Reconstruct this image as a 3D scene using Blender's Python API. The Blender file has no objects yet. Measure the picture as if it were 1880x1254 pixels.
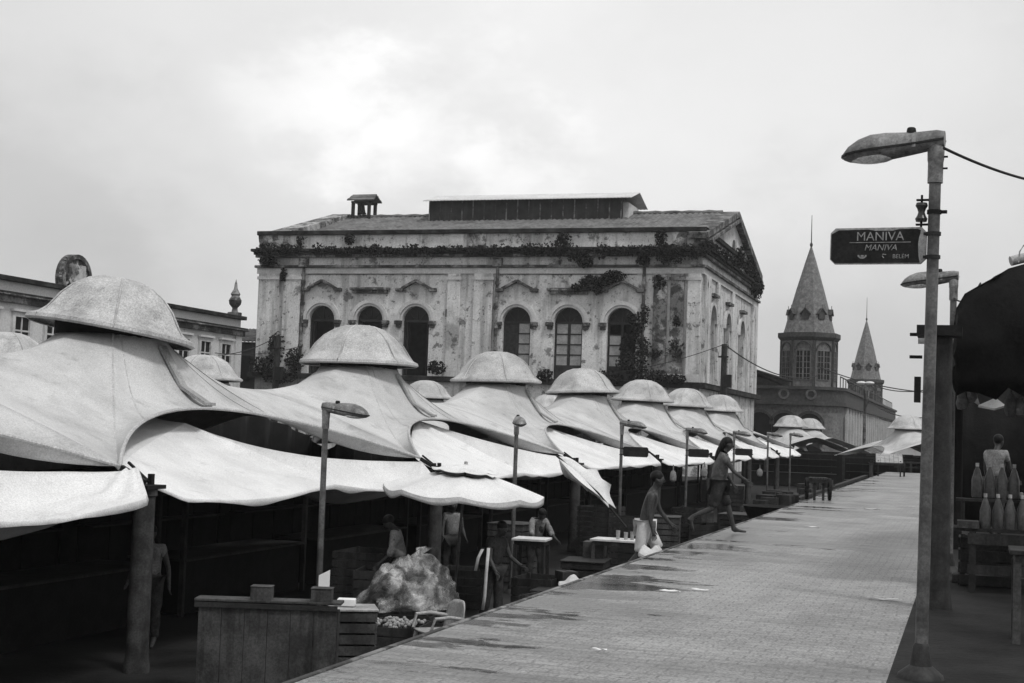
import bpy, bmesh, math, random
from mathutils import Vector, Matrix, noise as mnoise
R_ = math.radians
S = bpy.context.scene
COL = S.collection
rnd = random.Random(7)

# ------------------------------------------------------------------ camera
FPX, CX, CY = 2611.0, 940.0, 627.0            # 50 mm lens on 36 mm film, photo 1880 px wide
EYE = Vector((0, 0, 1.6))
roll = R_(2.0)
yv = Vector(((1780-CX)/FPX, -(813-CY)/FPX, -1)).normalized()   # market row direction
a_, b_ = math.sin(roll), math.cos(roll)
c_ = -(a_*yv.x + b_*yv.y)/yv.z
zv = Vector((a_, b_, c_)).normalized()
xv = yv.cross(zv)
ROT = Matrix((xv, yv, zv))
cd = bpy.data.cameras.new('camera'); cam = bpy.data.objects.new('camera', cd); COL.objects.link(cam)
cam.matrix_world = Matrix.Translation(EYE) @ ROT.to_4x4()
cd.sensor_width = 36; cd.lens = FPX/1880*36; cd.clip_start = .1; cd.clip_end = 6000
S.camera = cam

def ray(px, py):
    return ROT @ Vector(((px-CX)/FPX, -(py-CY)/FPX, -1))
def at(px, py, z): return EYE + ray(px, py)*z
def atY(px, py, Y):
    d = ray(px, py); return EYE + d*(Y/d.y)
def atX(px, py, X):
    d = ray(px, py); return EYE + d*(X/d.x)
def atZ(px, py, Z):
    d = ray(px, py); return EYE + d*((Z-EYE.z)/d.z)

# ------------------------------------------------------------------ world and sun
SUN_EL, SUN_AZ = R_(58), R_(122)              # azimuth clockwise from +Y (right and slightly behind the camera)
w = bpy.data.worlds.new('World'); S.world = w; w.use_nodes = True
nt = w.node_tree; N = nt.nodes; Lk = nt.links
for n in list(N): N.remove(n)
def nd(t, **k):
    n = N.new(t)
    for a, v in k.items(): setattr(n, a, v)
    return n
def mth(op, a, b=None, clamp=False):
    n = nd('ShaderNodeMath', operation=op); n.use_clamp = clamp
    for i, v in enumerate((a, b)):
        if v is None: continue
        if isinstance(v, (int, float)): n.inputs[i].default_value = v
        else: Lk.new(v, n.inputs[i])
    return n.outputs[0]
sky = nd('ShaderNodeTexSky'); sky.sky_type = 'NISHITA'; sky.sun_disc = False
sky.sun_elevation = SUN_EL; sky.sun_rotation = SUN_AZ; sky.air_density = 2.0; sky.dust_density = 4.0
bw = nd('ShaderNodeRGBToBW'); Lk.new(sky.outputs[0], bw.inputs[0])
geo = nd('ShaderNodeTexCoord')
dirv = geo.outputs['Generated']
def noise(scale, detail, rough, sc=(1, 1, 1), off=(0, 0, 0)):
    mp = nd('ShaderNodeMapping'); mp.inputs['Scale'].default_value = sc; mp.inputs['Location'].default_value = off
    Lk.new(dirv, mp.inputs[0])
    n = nd('ShaderNodeTexNoise'); n.inputs['Scale'].default_value = scale
    n.inputs['Detail'].default_value = detail; n.inputs['Roughness'].default_value = rough
    Lk.new(mp.outputs[0], n.inputs['Vector']); return n.outputs[0]
def blob(px, py, inner, outer, wob):
    d = ray(px, py).normalized()
    v = nd('ShaderNodeVectorMath', operation='DISTANCE'); Lk.new(dirv, v.inputs[0]); v.inputs[1].default_value = d
    s = mth('ADD', v.outputs['Value'], mth('MULTIPLY', mth('SUBTRACT', wob, .5), .22))
    m = nd('ShaderNodeMapRange'); m.interpolation_type = 'SMOOTHERSTEP'
    m.inputs['From Min'].default_value = outer; m.inputs['From Max'].default_value = inner
    Lk.new(s, m.inputs['Value']); return m.outputs[0]
nb = noise(2.6, 8, .55, (1, 1, 2.2), (.3, .1, .2))
nf = noise(9, 8, .6, (1, 1, 1.6))
val = mth('ADD', mth('MULTIPLY', nb, .22), .66)
val = mth('ADD', val, mth('MULTIPLY', mth('SUBTRACT', nf, .5), .10))
for (px, py, i, o, k) in ((600, 200, .0, .085, .16), (760, 250, .0, .10, .14), (930, 320, .0, .06, .10),
                          (1300, 40, .05, .34, .14), (600, -80, .05, .34, .12), (1500, 330, .03, .26, .06),
                          (60, 420, .02, .17, -.13), (330, 540, .0, .14, -.06), (1540, 700, .02, .18, -.15), (1380, 540, .0, .12, -.05)):
    val = mth('ADD', val, mth('MULTIPLY', blob(px, py, i, o, nf), k))
sepd = nd('ShaderNodeSeparateXYZ'); Lk.new(dirv, sepd.inputs[0])      # an overcast sky is brightest overhead
zen = nd('ShaderNodeMapRange'); zen.interpolation_type = 'SMOOTHSTEP'
for k_, q_ in (('From Min', .30), ('From Max', .95), ('To Min', 10.0), ('To Max', 11.0)): zen.inputs[k_].default_value = q_
Lk.new(sepd.outputs['Z'], zen.inputs['Value'])
val = mth('MULTIPLY', val, zen.outputs[0])
mixc = nd('ShaderNodeMix', data_type='FLOAT'); mixc.inputs[0].default_value = .88
Lk.new(bw.outputs[0], mixc.inputs[2]); Lk.new(val, mixc.inputs[3])
bg = nd('ShaderNodeBackground'); Lk.new(mixc.outputs[0], bg.inputs['Color']); bg.inputs['Strength'].default_value = .1
out = nd('ShaderNodeOutputWorld'); Lk.new(bg.outputs[0], out.inputs[0])

sd = bpy.data.lights.new('sun', 'SUN'); sd.energy = 1.7; sd.angle = R_(10); sd.color = (1, .995, .985)
sun = bpy.data.objects.new('sun', sd); COL.objects.link(sun)
sdir = Vector((math.sin(SUN_AZ)*math.cos(SUN_EL), math.cos(SUN_AZ)*math.cos(SUN_EL), math.sin(SUN_EL)))
sun.rotation_euler = sdir.to_track_quat('Z', 'Y').to_euler(); sun.location = (40, -30, 60)
S.view_settings.view_transform = 'Standard'; S.view_settings.look = 'None'
S.view_settings.exposure = 0.0; S.view_settings.gamma = 1.0

# ------------------------------------------------------------------ materials (grey: the photograph is black and white)
def mat(name, lo, hi, scale=3.0, rough=.8, bump=.0, bscale=None, stain=None, streak=None, speck=None, metal=0, bdist=.02, coat=0, spec=None, grain=(34, .30)):
    m = bpy.data.materials.new(name); m.use_nodes = True
    t = m.node_tree; P = t.nodes['Principled BSDF']; tc = t.nodes.new('ShaderNodeTexCoord')
    oi = t.nodes.new('ShaderNodeObjectInfo'); va = t.nodes.new('ShaderNodeVectorMath'); va.operation = 'MULTIPLY_ADD'
    t.links.new(oi.outputs['Random'], va.inputs[0]); va.inputs[1].default_value = (57, 31, 43); t.links.new(tc.outputs['Object'], va.inputs[2])
    co = va.outputs[0]          # every object gets its own patch of the pattern
    def nz(sc, det=6, ro=.6, stretch=None, loc=(0, 0, 0)):
        v = co
        mp = t.nodes.new('ShaderNodeMapping'); mp.inputs['Location'].default_value = loc
        if stretch: mp.inputs['Scale'].default_value = stretch
        t.links.new(co, mp.inputs[0]); v = mp.outputs[0]
        n = t.nodes.new('ShaderNodeTexNoise'); n.inputs['Scale'].default_value = sc; n.inputs['Detail'].default_value = det
        n.inputs['Roughness'].default_value = ro; t.links.new(v, n.inputs['Vector']); return n.outputs[0]
    def ramp(v, a, b, x0, x1):
        r = t.nodes.new('ShaderNodeMapRange'); r.inputs['From Min'].default_value = x0; r.inputs['From Max'].default_value = x1
        r.inputs['To Min'].default_value = a; r.inputs['To Max'].default_value = b; r.interpolation_type = 'SMOOTHSTEP'
        t.links.new(v, r.inputs['Value']); return r.outputs[0]
    def mulr(a, b):
        r = t.nodes.new('ShaderNodeMath'); r.operation = 'MULTIPLY'; t.links.new(a, r.inputs[0]); t.links.new(b, r.inputs[1]); return r.outputs[0]
    v = ramp(nz(scale), lo, hi, .32, .68)
    if stain:   # list of (scale, threshold, softness, factor)
        for i, (sc, th, so, fa) in enumerate(stain):
            v = mulr(v, ramp(nz(sc, 9, .68, None, (i*7.3+1.1, i*3.1, i)), 1, fa, th, th+so))
    if streak:  # (scale, threshold, softness, factor)  vertical runs
        sc, th, so, fa = streak
        v = mulr(v, ramp(nz(sc, 5, .6, (1, 1, .08), (3, 5, 1)), 1, fa, th, th+so))
    if speck:
        sc, th, fa = speck
        v = mulr(v, ramp(nz(sc, 3, .6, None, (9, 2, 4)), 1, fa, th, th+.04))
    if grain:   # fine dirt grain of the material
        v = mulr(v, ramp(nz(grain[0], 3, .75, None, (2, 7, 5)), 1-grain[1], 1+grain[1], .30, .70))
    t.links.new(v, P.inputs['Base Color'])
    P.inputs['Roughness'].default_value = rough; P.inputs['Metallic'].default_value = metal
    if spec is None: spec = .12 if hi < .03 else (.25 if hi < .09 else .5)
    P.inputs['Specular IOR Level'].default_value = spec
    if coat: P.inputs['Coat Weight'].default_value = coat
    if bump:
        b = t.nodes.new('ShaderNodeBump'); b.inputs['Strength'].default_value = bump; b.inputs['Distance'].default_value = bdist
        t.links.new(nz(bscale or scale*4, 6), b.inputs['Height']); t.links.new(b.outputs[0], P.inputs['Normal'])
    return m

M = {}
M['tent']   = mat('tent membrane', .40, .55, .6, .7, .3, 2.2, grain=(48, .20), stain=[(.7, .48, .25, .74), (2.2, .54, .16, .74), (9, .60, .10, .80)], bdist=.05)
M['cap']    = mat('weathered cap fabric', .34, .52, .9, .7, .4, 3, stain=[(1.3, .48, .22, .62), (4, .54, .14, .74), (12, .58, .1, .75)], bdist=.04)
M['awning'] = mat('white awning tarp', .60, .74, .8, .6, .6, 2.4, grain=(48, .16), stain=[(2.0, .56, .15, .80), (8, .62, .1, .8)], bdist=.06)
M['seam']   = mat('seam tape', .36, .46, 3, .6)
M['strutm'] = mat('grey flap', .22, .34, 3, .6, .2, 6)
M['pillar'] = mat('pillar concrete', .022, .055, 5, .7, .3, 18, streak=(6, .5, .2, .6))
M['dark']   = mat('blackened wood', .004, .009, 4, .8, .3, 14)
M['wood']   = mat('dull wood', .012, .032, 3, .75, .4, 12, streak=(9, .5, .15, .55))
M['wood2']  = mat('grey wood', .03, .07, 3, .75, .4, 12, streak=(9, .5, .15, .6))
M['crate']  = mat('pale crate board', .20, .34, 4, .8, .3, 14)
M['pole']   = mat('galvanised pole', .06, .14, 5, .5, .2, 20, metal=.25, streak=(8, .48, .2, .6))
M['poledk'] = mat('weathered dark pole', .012, .03, 5, .55, .2, 20, streak=(8, .48, .2, .6))
M['lamp']   = mat('lamp housing', .10, .24, 7, .5, .2, 30, metal=.2, speck=(40, .62, .6))
M['lens']   = mat('lamp glass', .7, .85, 8, .08)
M['black']  = mat('black rubber', .010, .018, 6, .6)
M['sign']   = mat('dark sign face', .016, .028, 6, .5, speck=(60, .66, 1.8))
M['signed'] = mat('bare sign metal', .26, .36, 8, .5)
M['letter'] = mat('faded lettering', .24, .34, 30, .6)
M['plaster']= mat('old plaster', .52, .68, .35, .85, .3, 2.5, stain=[(.16, .54, .10, .58), (.7, .575, .07, .34), (2.0, .585, .05, .30), (6, .61, .04, .35), (14, .62, .04, .5)], streak=(1.2, .47, .2, .58), bdist=.05, grain=(8, .14))
M['plastw'] = mat('weathered plaster', .30, .50, .5, .85, .3, 2.5, stain=[(.30, .46, .10, .40), (.9, .50, .05, .28), (3.2, .54, .04, .35)], streak=(1.4, .5, .2, .55), bdist=.05, grain=(8, .14))
M['trim']   = mat('dirty moulding', .10, .28, .6, .85, .2, 3, stain=[(.9, .44, .08, .22), (4, .52, .06, .4)], grain=(8, .14))
M['trimlt'] = mat('pale moulding', .45, .58, .8, .85, .2, 3, stain=[(2, .60, .1, .55)], grain=(8, .14))
M['moss']   = mat('mossy ledge', .008, .05, 1.4, .9, .4, 6, stain=[(.7, .45, .12, .4)], grain=(8, .14))
M['tile']   = mat('clay roof tile', .09, .17, 1.4, .85, .2, 4, stain=[(.5, .5, .1, .6)], grain=(8, .14))
M['sheet']  = mat('pale roofing sheet', .55, .68, .6, .45, streak=(3, .55, .1, .8), grain=(8, .14))
M['louver'] = mat('dark louvre board', .018, .04, 1.2, .8, streak=(1.2, .48, .2, 1.7), grain=(8, .14))
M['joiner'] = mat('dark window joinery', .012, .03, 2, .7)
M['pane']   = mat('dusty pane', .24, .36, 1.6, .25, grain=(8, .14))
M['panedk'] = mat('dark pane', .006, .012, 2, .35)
M['colon']  = mat('pale wall', .52, .6, .3, .85, .2, 2, stain=[(.9, .62, .05, .5)], streak=(1.2, .6, .2, .8), grain=(8, .14))
M['iron']   = mat('painted iron', .10, .15, .5, .7, stain=[(1, .56, .1, .6), (4, .6, .06, .6)], grain=(4, .38))
M['irondk'] = mat('dark painted iron', .04, .06, .5, .7, grain=(4, .38))
M['spire']  = mat('scaled zinc spire', .09, .16, 2.5, .6, .5, 5, grain=(4, .38))
M['leaf']   = mat('wall plant leaf', .008, .026, 2, .7)
M['ground'] = mat('wet market floor', .010, .028, .8, .5, .3, 8)
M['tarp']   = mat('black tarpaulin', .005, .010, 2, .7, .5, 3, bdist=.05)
M['skin']   = mat('brown skin', .035, .06, 6, .5)
M['skindk'] = mat('dark skin', .035, .055, 6, .5)
M['hair']   = mat('black hair', .008, .014, 20, .5)
M['shirtdk']= mat('dark cloth', .02, .04, 8, .9, .3, 20)
M['shirtmd']= mat('grey cloth', .14, .22, 8, .9, .3, 20)
M['shirtlt']= mat('white cloth', .50, .62, 4, .9, .4, 14, grain=(34, .08))
M['plasticw']=mat('white plastic', .4, .5, 3, .35)
M['chairp'] = mat('dull plastic chair', .26, .36, 4, .4)
M['film']   = mat('crumpled plastic film', .10, .52, 1.6, .22, 1.0, 6, bdist=.06, coat=.5)
M['bottle'] = mat('cloudy bottle', .035, .075, 6, .3)
M['paper']  = mat('paper', .7, .8, 6, .9, grain=None)
M['wire']   = mat('black cable', .02, .03, 6, .7)
M['tyre']   = mat('tyre', .012, .02, 9, .8)
M['shirtwn'] = mat('dim cloth', .07, .12, 8, .9, .3, 20)
M['shirtof'] = mat('off white cloth', .16, .26, 6, .9, .4, 14)
M['insul']  = mat('brown glazed insulator', .03, .05, 6, .25)

def film_mat():
    m = mat('crumpled clear film', .10, .55, 1.0, .16, .8, 4, bdist=.05)
    t = m.node_tree; P = t.nodes['Principled BSDF']; tc = t.nodes.new('ShaderNodeTexCoord')
    n = t.nodes.new('ShaderNodeTexNoise'); n.inputs['Scale'].default_value = 2.6; n.inputs['Detail'].default_value = 7; n.inputs['Distortion'].default_value = 1.0; t.links.new(tc.outputs['Object'], n.inputs['Vector'])
    r = t.nodes.new('ShaderNodeMapRange'); r.inputs['From Min'].default_value = .42; r.inputs['From Max'].default_value = .66; r.inputs['To Min'].default_value = .10; r.inputs['To Max'].default_value = .8
    t.links.new(n.outputs[0], r.inputs['Value']); t.links.new(r.outputs[0], P.inputs['Alpha']); return m
M['film'] = film_mat()
def paver_mat():
    m = bpy.data.materials.new('wet pavers'); m.use_nodes = True
    t = m.node_tree; P = t.nodes['Principled BSDF']
    tc = t.nodes.new('ShaderNodeTexCoord'); co = tc.outputs['Object']
    L = t.links.new
    br = t.nodes.new('ShaderNodeTexBrick'); br.inputs['Scale'].default_value = 1.0
    br.inputs['Brick Width'].default_value = .20; br.inputs['Row Height'].default_value = .14; br.offset = .5
    br.inputs['Mortar Size'].default_value = .010; br.inputs['Mortar Smooth'].default_value = .35; br.inputs['Bias'].default_value = 0
    br.inputs['Color1'].default_value = (.245, .245, .245, 1); br.inputs['Color2'].default_value = (.29, .29, .29, 1); br.inputs['Mortar'].default_value = (.195, .195, .195, 1)
    nzw = t.nodes.new('ShaderNodeTexNoise'); nzw.inputs['Scale'].default_value = 1.3; L(co, nzw.inputs['Vector'])
    vm = t.nodes.new('ShaderNodeVectorMath'); vm.operation = 'SCALE'; vm.inputs['Scale'].default_value = .05; L(nzw.outputs['Color'], vm.inputs[0])
    va = t.nodes.new('ShaderNodeVectorMath'); L(co, va.inputs[0]); L(vm.outputs[0], va.inputs[1]); L(va.outputs[0], br.inputs['Vector'])
    def nz(sc, det, st=(1, 1, 1), loc=(0, 0, 0), ro=.6):
        mp = t.nodes.new('ShaderNodeMapping'); mp.inputs['Scale'].default_value = st; mp.inputs['Location'].default_value = loc; L(co, mp.inputs[0])
        n = t.nodes.new('ShaderNodeTexNoise'); n.inputs['Scale'].default_value = sc; n.inputs['Detail'].default_value = det; n.inputs['Roughness'].default_value = ro
        L(mp.outputs[0], n.inputs['Vector']); return n.outputs[0]
    def mr(v, x0, x1, a, b):
        r = t.nodes.new('ShaderNodeMapRange'); r.interpolation_type = 'SMOOTHSTEP'
        for k, q in (('From Min', x0), ('From Max', x1), ('To Min', a), ('To Max', b)): r.inputs[k].default_value = q
        L(v, r.inputs['Value']); return r.outputs[0]
    def mm(op, a, b):
        r = t.nodes.new('ShaderNodeMath'); r.operation = op
        for i, q in enumerate((a, b)):
            if isinstance(q, (int, float)): r.inputs[i].default_value = q
            else: L(q, r.inputs[i])
        return r.outputs[0]
    sep = t.nodes.new('ShaderNodeSeparateXYZ'); L(co, sep.inputs[0])
    # wet patches: more of them near the kerb side
    side = mr(sep.outputs['X'], -3.9, -1.8, .12, 0)
    wet = mm('ADD', nz(.8, 6, (.38, 1.15, 1), (4.3, 1.2, 0), .65), side)
    wet = mm('ADD', wet, mm('MULTIPLY', mm('SUBTRACT', nz(3, 4), .5), .12))
    wmask = mr(wet, .64, .675, 0, 1)
    damp = mr(mm('ADD', nz(.6, 8, (.35, 1.6, 1), (7, 2, 1), .7), mm('MULTIPLY', side, .9)), .50, .63, 1, .52)
    blot = mr(nz(.9, 7, (1, .6, 1), (2, 8, 3), .7), .35, .7, 1.12, .72)
    fine = mr(nz(45, 3), .3, .7, .55, 1.42)
    bwn = t.nodes.new('ShaderNodeRGBToBW'); L(br.outputs['Color'], bwn.inputs[0])
    c = mm('MULTIPLY', mm('MULTIPLY', bwn.outputs[0], blot), fine)
    dark = mr(wmask, 0, 1, 1, .34)
    c = mm('MULTIPLY', mm('MULTIPLY', c, dark), damp)
    L(c, P.inputs['Base Color'])
    L(mm('MULTIPLY', mr(wmask, 0, 1, .60, .10), mr(damp, .5, 1, .62, 1)), P.inputs['Roughness'])
    bp = t.nodes.new('ShaderNodeBump'); bp.inputs['Strength'].default_value = .5; bp.inputs['Distance'].default_value = .02
    h = mm('MULTIPLY', mm('ADD', mm('MULTIPLY', br.outputs['Fac'], -.6), mm('MULTIPLY', nz(14, 4), .8)), mr(wmask, 0, 1, 1, .05))
    L(h, bp.inputs['Height']); L(bp.outputs[0], P.inputs['Normal'])
    return m
M['paver'] = paver_mat()

# ------------------------------------------------------------------ mesh helpers
class MB:
    def __init__(s): s.v = []; s.f = []
    def add(s, vs, fs):
        o = len(s.v); s.v += [Vector(p) for p in vs]; s.f += [tuple(i+o for i in f) for f in fs]; return s
    def box(s, c, d, rz=0, ry=0, rx=0):
        hx, hy, hz = d[0]/2, d[1]/2, d[2]/2
        vs = [Vector((x, y, z)) for x in (-hx, hx) for y in (-hy, hy) for z in (-hz, hz)]
        if rz or ry or rx:
            m = Matrix.Rotation(rz, 3, 'Z') @ Matrix.Rotation(ry, 3, 'Y') @ Matrix.Rotation(rx, 3, 'X'); vs = [m @ p for p in vs]
        c = Vector(c)
        return s.add([p+c for p in vs], [(0, 1, 3, 2), (4, 6, 7, 5), (0, 4, 5, 1), (2, 3, 7, 6), (0, 2, 6, 4), (1, 5, 7, 3)])
    def bb(s, lo, hi):
        return s.box([(a+b)/2 for a, b in zip(lo, hi)], [abs(b-a) for a, b in zip(lo, hi)])
    def bar(s, p0, p1, wx, wz):
        p0, p1 = Vector(p0), Vector(p1); d = p1-p0; q = d.to_track_quat('Y', 'Z').to_matrix(); c = (p0+p1)/2
        hx, hy, hz = wx/2, d.length/2, wz/2
        vs = [c + q @ Vector((x, y, z)) for x in (-hx, hx) for y in (-hy, hy) for z in (-hz, hz)]
        return s.add(vs, [(0, 1, 3, 2), (4, 6, 7, 5), (0, 4, 5, 1), (2, 3, 7, 6), (0, 2, 6, 4), (1, 5, 7, 3)])
    def tube(s, pts, r, n=10, cap=True):
        pts = [Vector(p) for p in pts]; k = len(pts)
        rs = r if isinstance(r, (list, tuple)) else [r]*k
        vs, fs = [], []
        for i, p in enumerate(pts):
            t = (pts[min(i+1, k-1)]-pts[max(i-1, 0)]).normalized()
            a = t.cross(Vector((0, 0, 1)) if abs(t.z) < .9 else Vector((1, 0, 0))).normalized(); b = t.cross(a)
            vs += [p + (a*math.cos(2*math.pi*j/n)+b*math.sin(2*math.pi*j/n))*rs[i] for j in range(n)]
        for i in range(k-1):
            for j in range(n): fs.append((i*n+j, i*n+(j+1) % n, (i+1)*n+(j+1) % n, (i+1)*n+j))
        if cap: fs += [tuple(range(n))[::-1], tuple((k-1)*n+j for j in range(n))]
        return s.add(vs, fs)
    def lathe(s, prof, c=(0, 0, 0), n=20, fn=None, rot=None):
        vs, fs = [], []; c = Vector(c); k = len(prof)
        for r, z in prof:
            for j in range(n):
                a = 2*math.pi*j/n; q = fn(a, r, z) if fn else r
                p = Vector((q*math.cos(a), q*math.sin(a), z))
                vs.append((rot @ p if rot else p)+c)
        for i in range(k-1):
            for j in range(n): fs.append((i*n+j, i*n+(j+1) % n, (i+1)*n+(j+1) % n, (i+1)*n+j))
        return s.add(vs, fs)
    def grid(s, P):           # P[i][j]
        n, m = len(P), len(P[0])
        return s.add([p for r in P for p in r], [(i*m+j, i*m+j+1, (i+1)*m+j+1, (i+1)*m+j) for i in range(n-1) for j in range(m-1)])
    def prism(s, poly, ax, t0, t1):   # poly: 2-D points, extruded along axis ax from t0 to t1
        def mk(u, v, t):
            return {'x': (t, u, v), 'y': (u, t, v), 'z': (u, v, t)}[ax]
        n = len(poly)
        vs = [mk(u, v, t0) for u, v in poly]+[mk(u, v, t1) for u, v in poly]
        fs = [tuple(range(n)), tuple(range(2*n-1, n-1, -1))]+[(i, (i+1) % n, n+(i+1) % n, n+i) for i in range(n)]
        return s.add(vs, fs)
    def ell(s, c, r, n=10, m=7, rot=None):
        prof = [(math.sin(math.pi*i/m), -math.cos(math.pi*i/m)) for i in range(m+1)]
        vs, fs = [], []; c = Vector(c)
        for q, z in prof:
            for j in range(n):
                a = 2*math.pi*j/n
                p = Vector((q*math.cos(a)*r[0], q*math.sin(a)*r[1], z*r[2])); vs.append((rot @ p if rot else p)+c)
        for i in range(m):
            for j in range(n): fs.append((i*n+j, i*n+(j+1) % n, (i+1)*n+(j+1) % n, (i+1)*n+j))
        return s.add(vs, fs)
    def build(s, name, m, parent=None, org=(0, 0, 0), bevel=0, solid=0, sharp=38, sub=0):
        org = Vector(org)
        me = bpy.data.meshes.new(name); me.from_pydata([p-org for p in s.v], [], s.f); me.validate()
        bm = bmesh.new(); bm.from_mesh(me); bmesh.ops.remove_doubles(bm, verts=bm.verts, dist=1e-5)
        bmesh.ops.recalc_face_normals(bm, faces=bm.faces); bm.to_mesh(me); bm.free()
        me.polygons.foreach_set('use_smooth', [True]*len(me.polygons)); me.set_sharp_from_angle(angle=R_(sharp))
        me.materials.append(M[m] if isinstance(m, str) else m)
        o = bpy.data.objects.new(name, me); COL.objects.link(o)
        if parent: o.parent = parent
        else: o.location = org
        if bevel:
            b = o.modifiers.new('bevel', 'BEVEL'); b.width = bevel; b.segments = 2; b.limit_method = 'ANGLE'
        if solid:
            b = o.modifiers.new('solid', 'SOLIDIFY'); b.thickness = solid; b.offset = 0
        if sub:
            b = o.modifiers.new('sub', 'SUBSURF'); b.levels = b.render_levels = sub
        return o
def tag(o, label, cat, group=None, kind=None):
    if label: o['label'] = label
    if cat: o['category'] = cat
    if group: o['group'] = group
    if kind: o['kind'] = kind
    return o
def thing(name, label, cat, loc=(0, 0, 0), rz=0, group=None, sc=1):
    o = bpy.data.objects.new(name, None); COL.objects.link(o); o.empty_display_size = .2
    o.location = loc; o.rotation_euler = (0, 0, rz); o.scale = (sc, sc, sc)
    return tag(o, label, cat, group)
def dup(root, label=None, loc=None, rz=None, sc=None):
    def rec(o, par):
        c = o.copy(); COL.objects.link(c)
        if par: c.parent = par
        for ch in KIDS.get(o.name, []): rec(ch, c)
        return c
    KIDS = {}
    for o in COL.objects:
        if o.parent: KIDS.setdefault(o.parent.name, []).append(o)
    r = rec(root, None)
    if label: r['label'] = label
    if loc is not None: r.location = loc
    if rz is not None: r.rotation_euler = (0, 0, rz)
    if sc is not None: r.scale = (sc, sc, sc)
    return r
def struct(name, mb, m, **k):
    o = mb.build(name, m, **k); o['kind'] = 'structure'; return o

# ------------------------------------------------------------------ ground
FLOOR = -1.65
WX = -3.9                      # left edge of the raised walkway
g = MB(); g.add([(-3000, -300, FLOOR), (3000, -300, FLOOR), (3000, 5000, FLOOR), (-3000, 5000, FLOOR)], [(0, 1, 2, 3)])
struct('ground', g, 'ground')
WEND = 74
g = MB(); g.bb((WX, -12, FLOOR-.3), (60, WEND, 0)); struct('walkway', g, 'paver', bevel=.012)
g = MB(); g.bb((WX-.05, -12, -.14), (WX-.003, WEND, .006)); struct('kerb', g, 'trim', bevel=.008)
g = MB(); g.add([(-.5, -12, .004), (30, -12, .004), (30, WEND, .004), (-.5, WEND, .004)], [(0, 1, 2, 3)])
M['lane'] = mat('dark wet lane', .008, .02, 1.2, .7, .4, 16, stain=[(3, .55, .1, .7)])  # wet floor; the shade by the stalls is also put into its dark colour
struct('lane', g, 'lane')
g = MB()
for i in range(5):
    g.bb((WX-.05-.34*(i+1), 18.6, FLOOR), (WX-.05-.34*i, 24.4, -.27*(i+1)))
tag(g.build('stairs', 'paver', org=(WX-.9, 21.5, FLOOR), bevel=.01), 'paved flight of steps from lower market floor up to walkway', 'steps')
# ------------------------------------------------------------------ tensile market tents
LT, SP = 14.0, 10.4
FZ = FLOOR
def tent_boundary(hs=5.2):
    B = []
    n = 24
    for i in range(n):              # front arch, from -Y to +Y
        s = -1+2*i/n; B.append(Vector((2.0+1.7*s*s, hs*s, 3.38-.80*s*s)))
    for i in range(n):              # +Y valley side
        s = 1-2*i/n; B.append(Vector((3.7*s, hs, 3.83-1.25*abs(s)**1.25)))
    for i in range(n):
        s = 1-2*i/n; B.append(Vector((-(2.0+1.7*s*s), hs*s, 3.38-.80*s*s)))
    for i in range(n):
        s = -1+2*i/n; B.append(Vector((3.7*s, -hs, 3.83-1.25*abs(s)**1.25)))
    return B
def tent_pt(b, t, rr=.90, zr=4.56):
    a = math.atan2(b.y, b.x); r0 = Vector((rr*math.cos(a), rr*math.sin(a), 0))
    p = r0.lerp(Vector((b.x, b.y, 0)), t); p.z = b.z+(zr-b.z)*(1-t)**2.0
    p.z += .035*math.sin(math.pi*t)*mnoise.noise(Vector((b.x*.9, b.y*.9, t*2.2)))+.022*math.sin(math.pi*t)*mnoise.noise(Vector((math.cos(a)*9, math.sin(a)*9, t*.7)))+.03*t*(1-t)*math.sin(26*a)*max(0, mnoise.noise(Vector((b.x*.6, b.y*.6, 3))))
    return p
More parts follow.
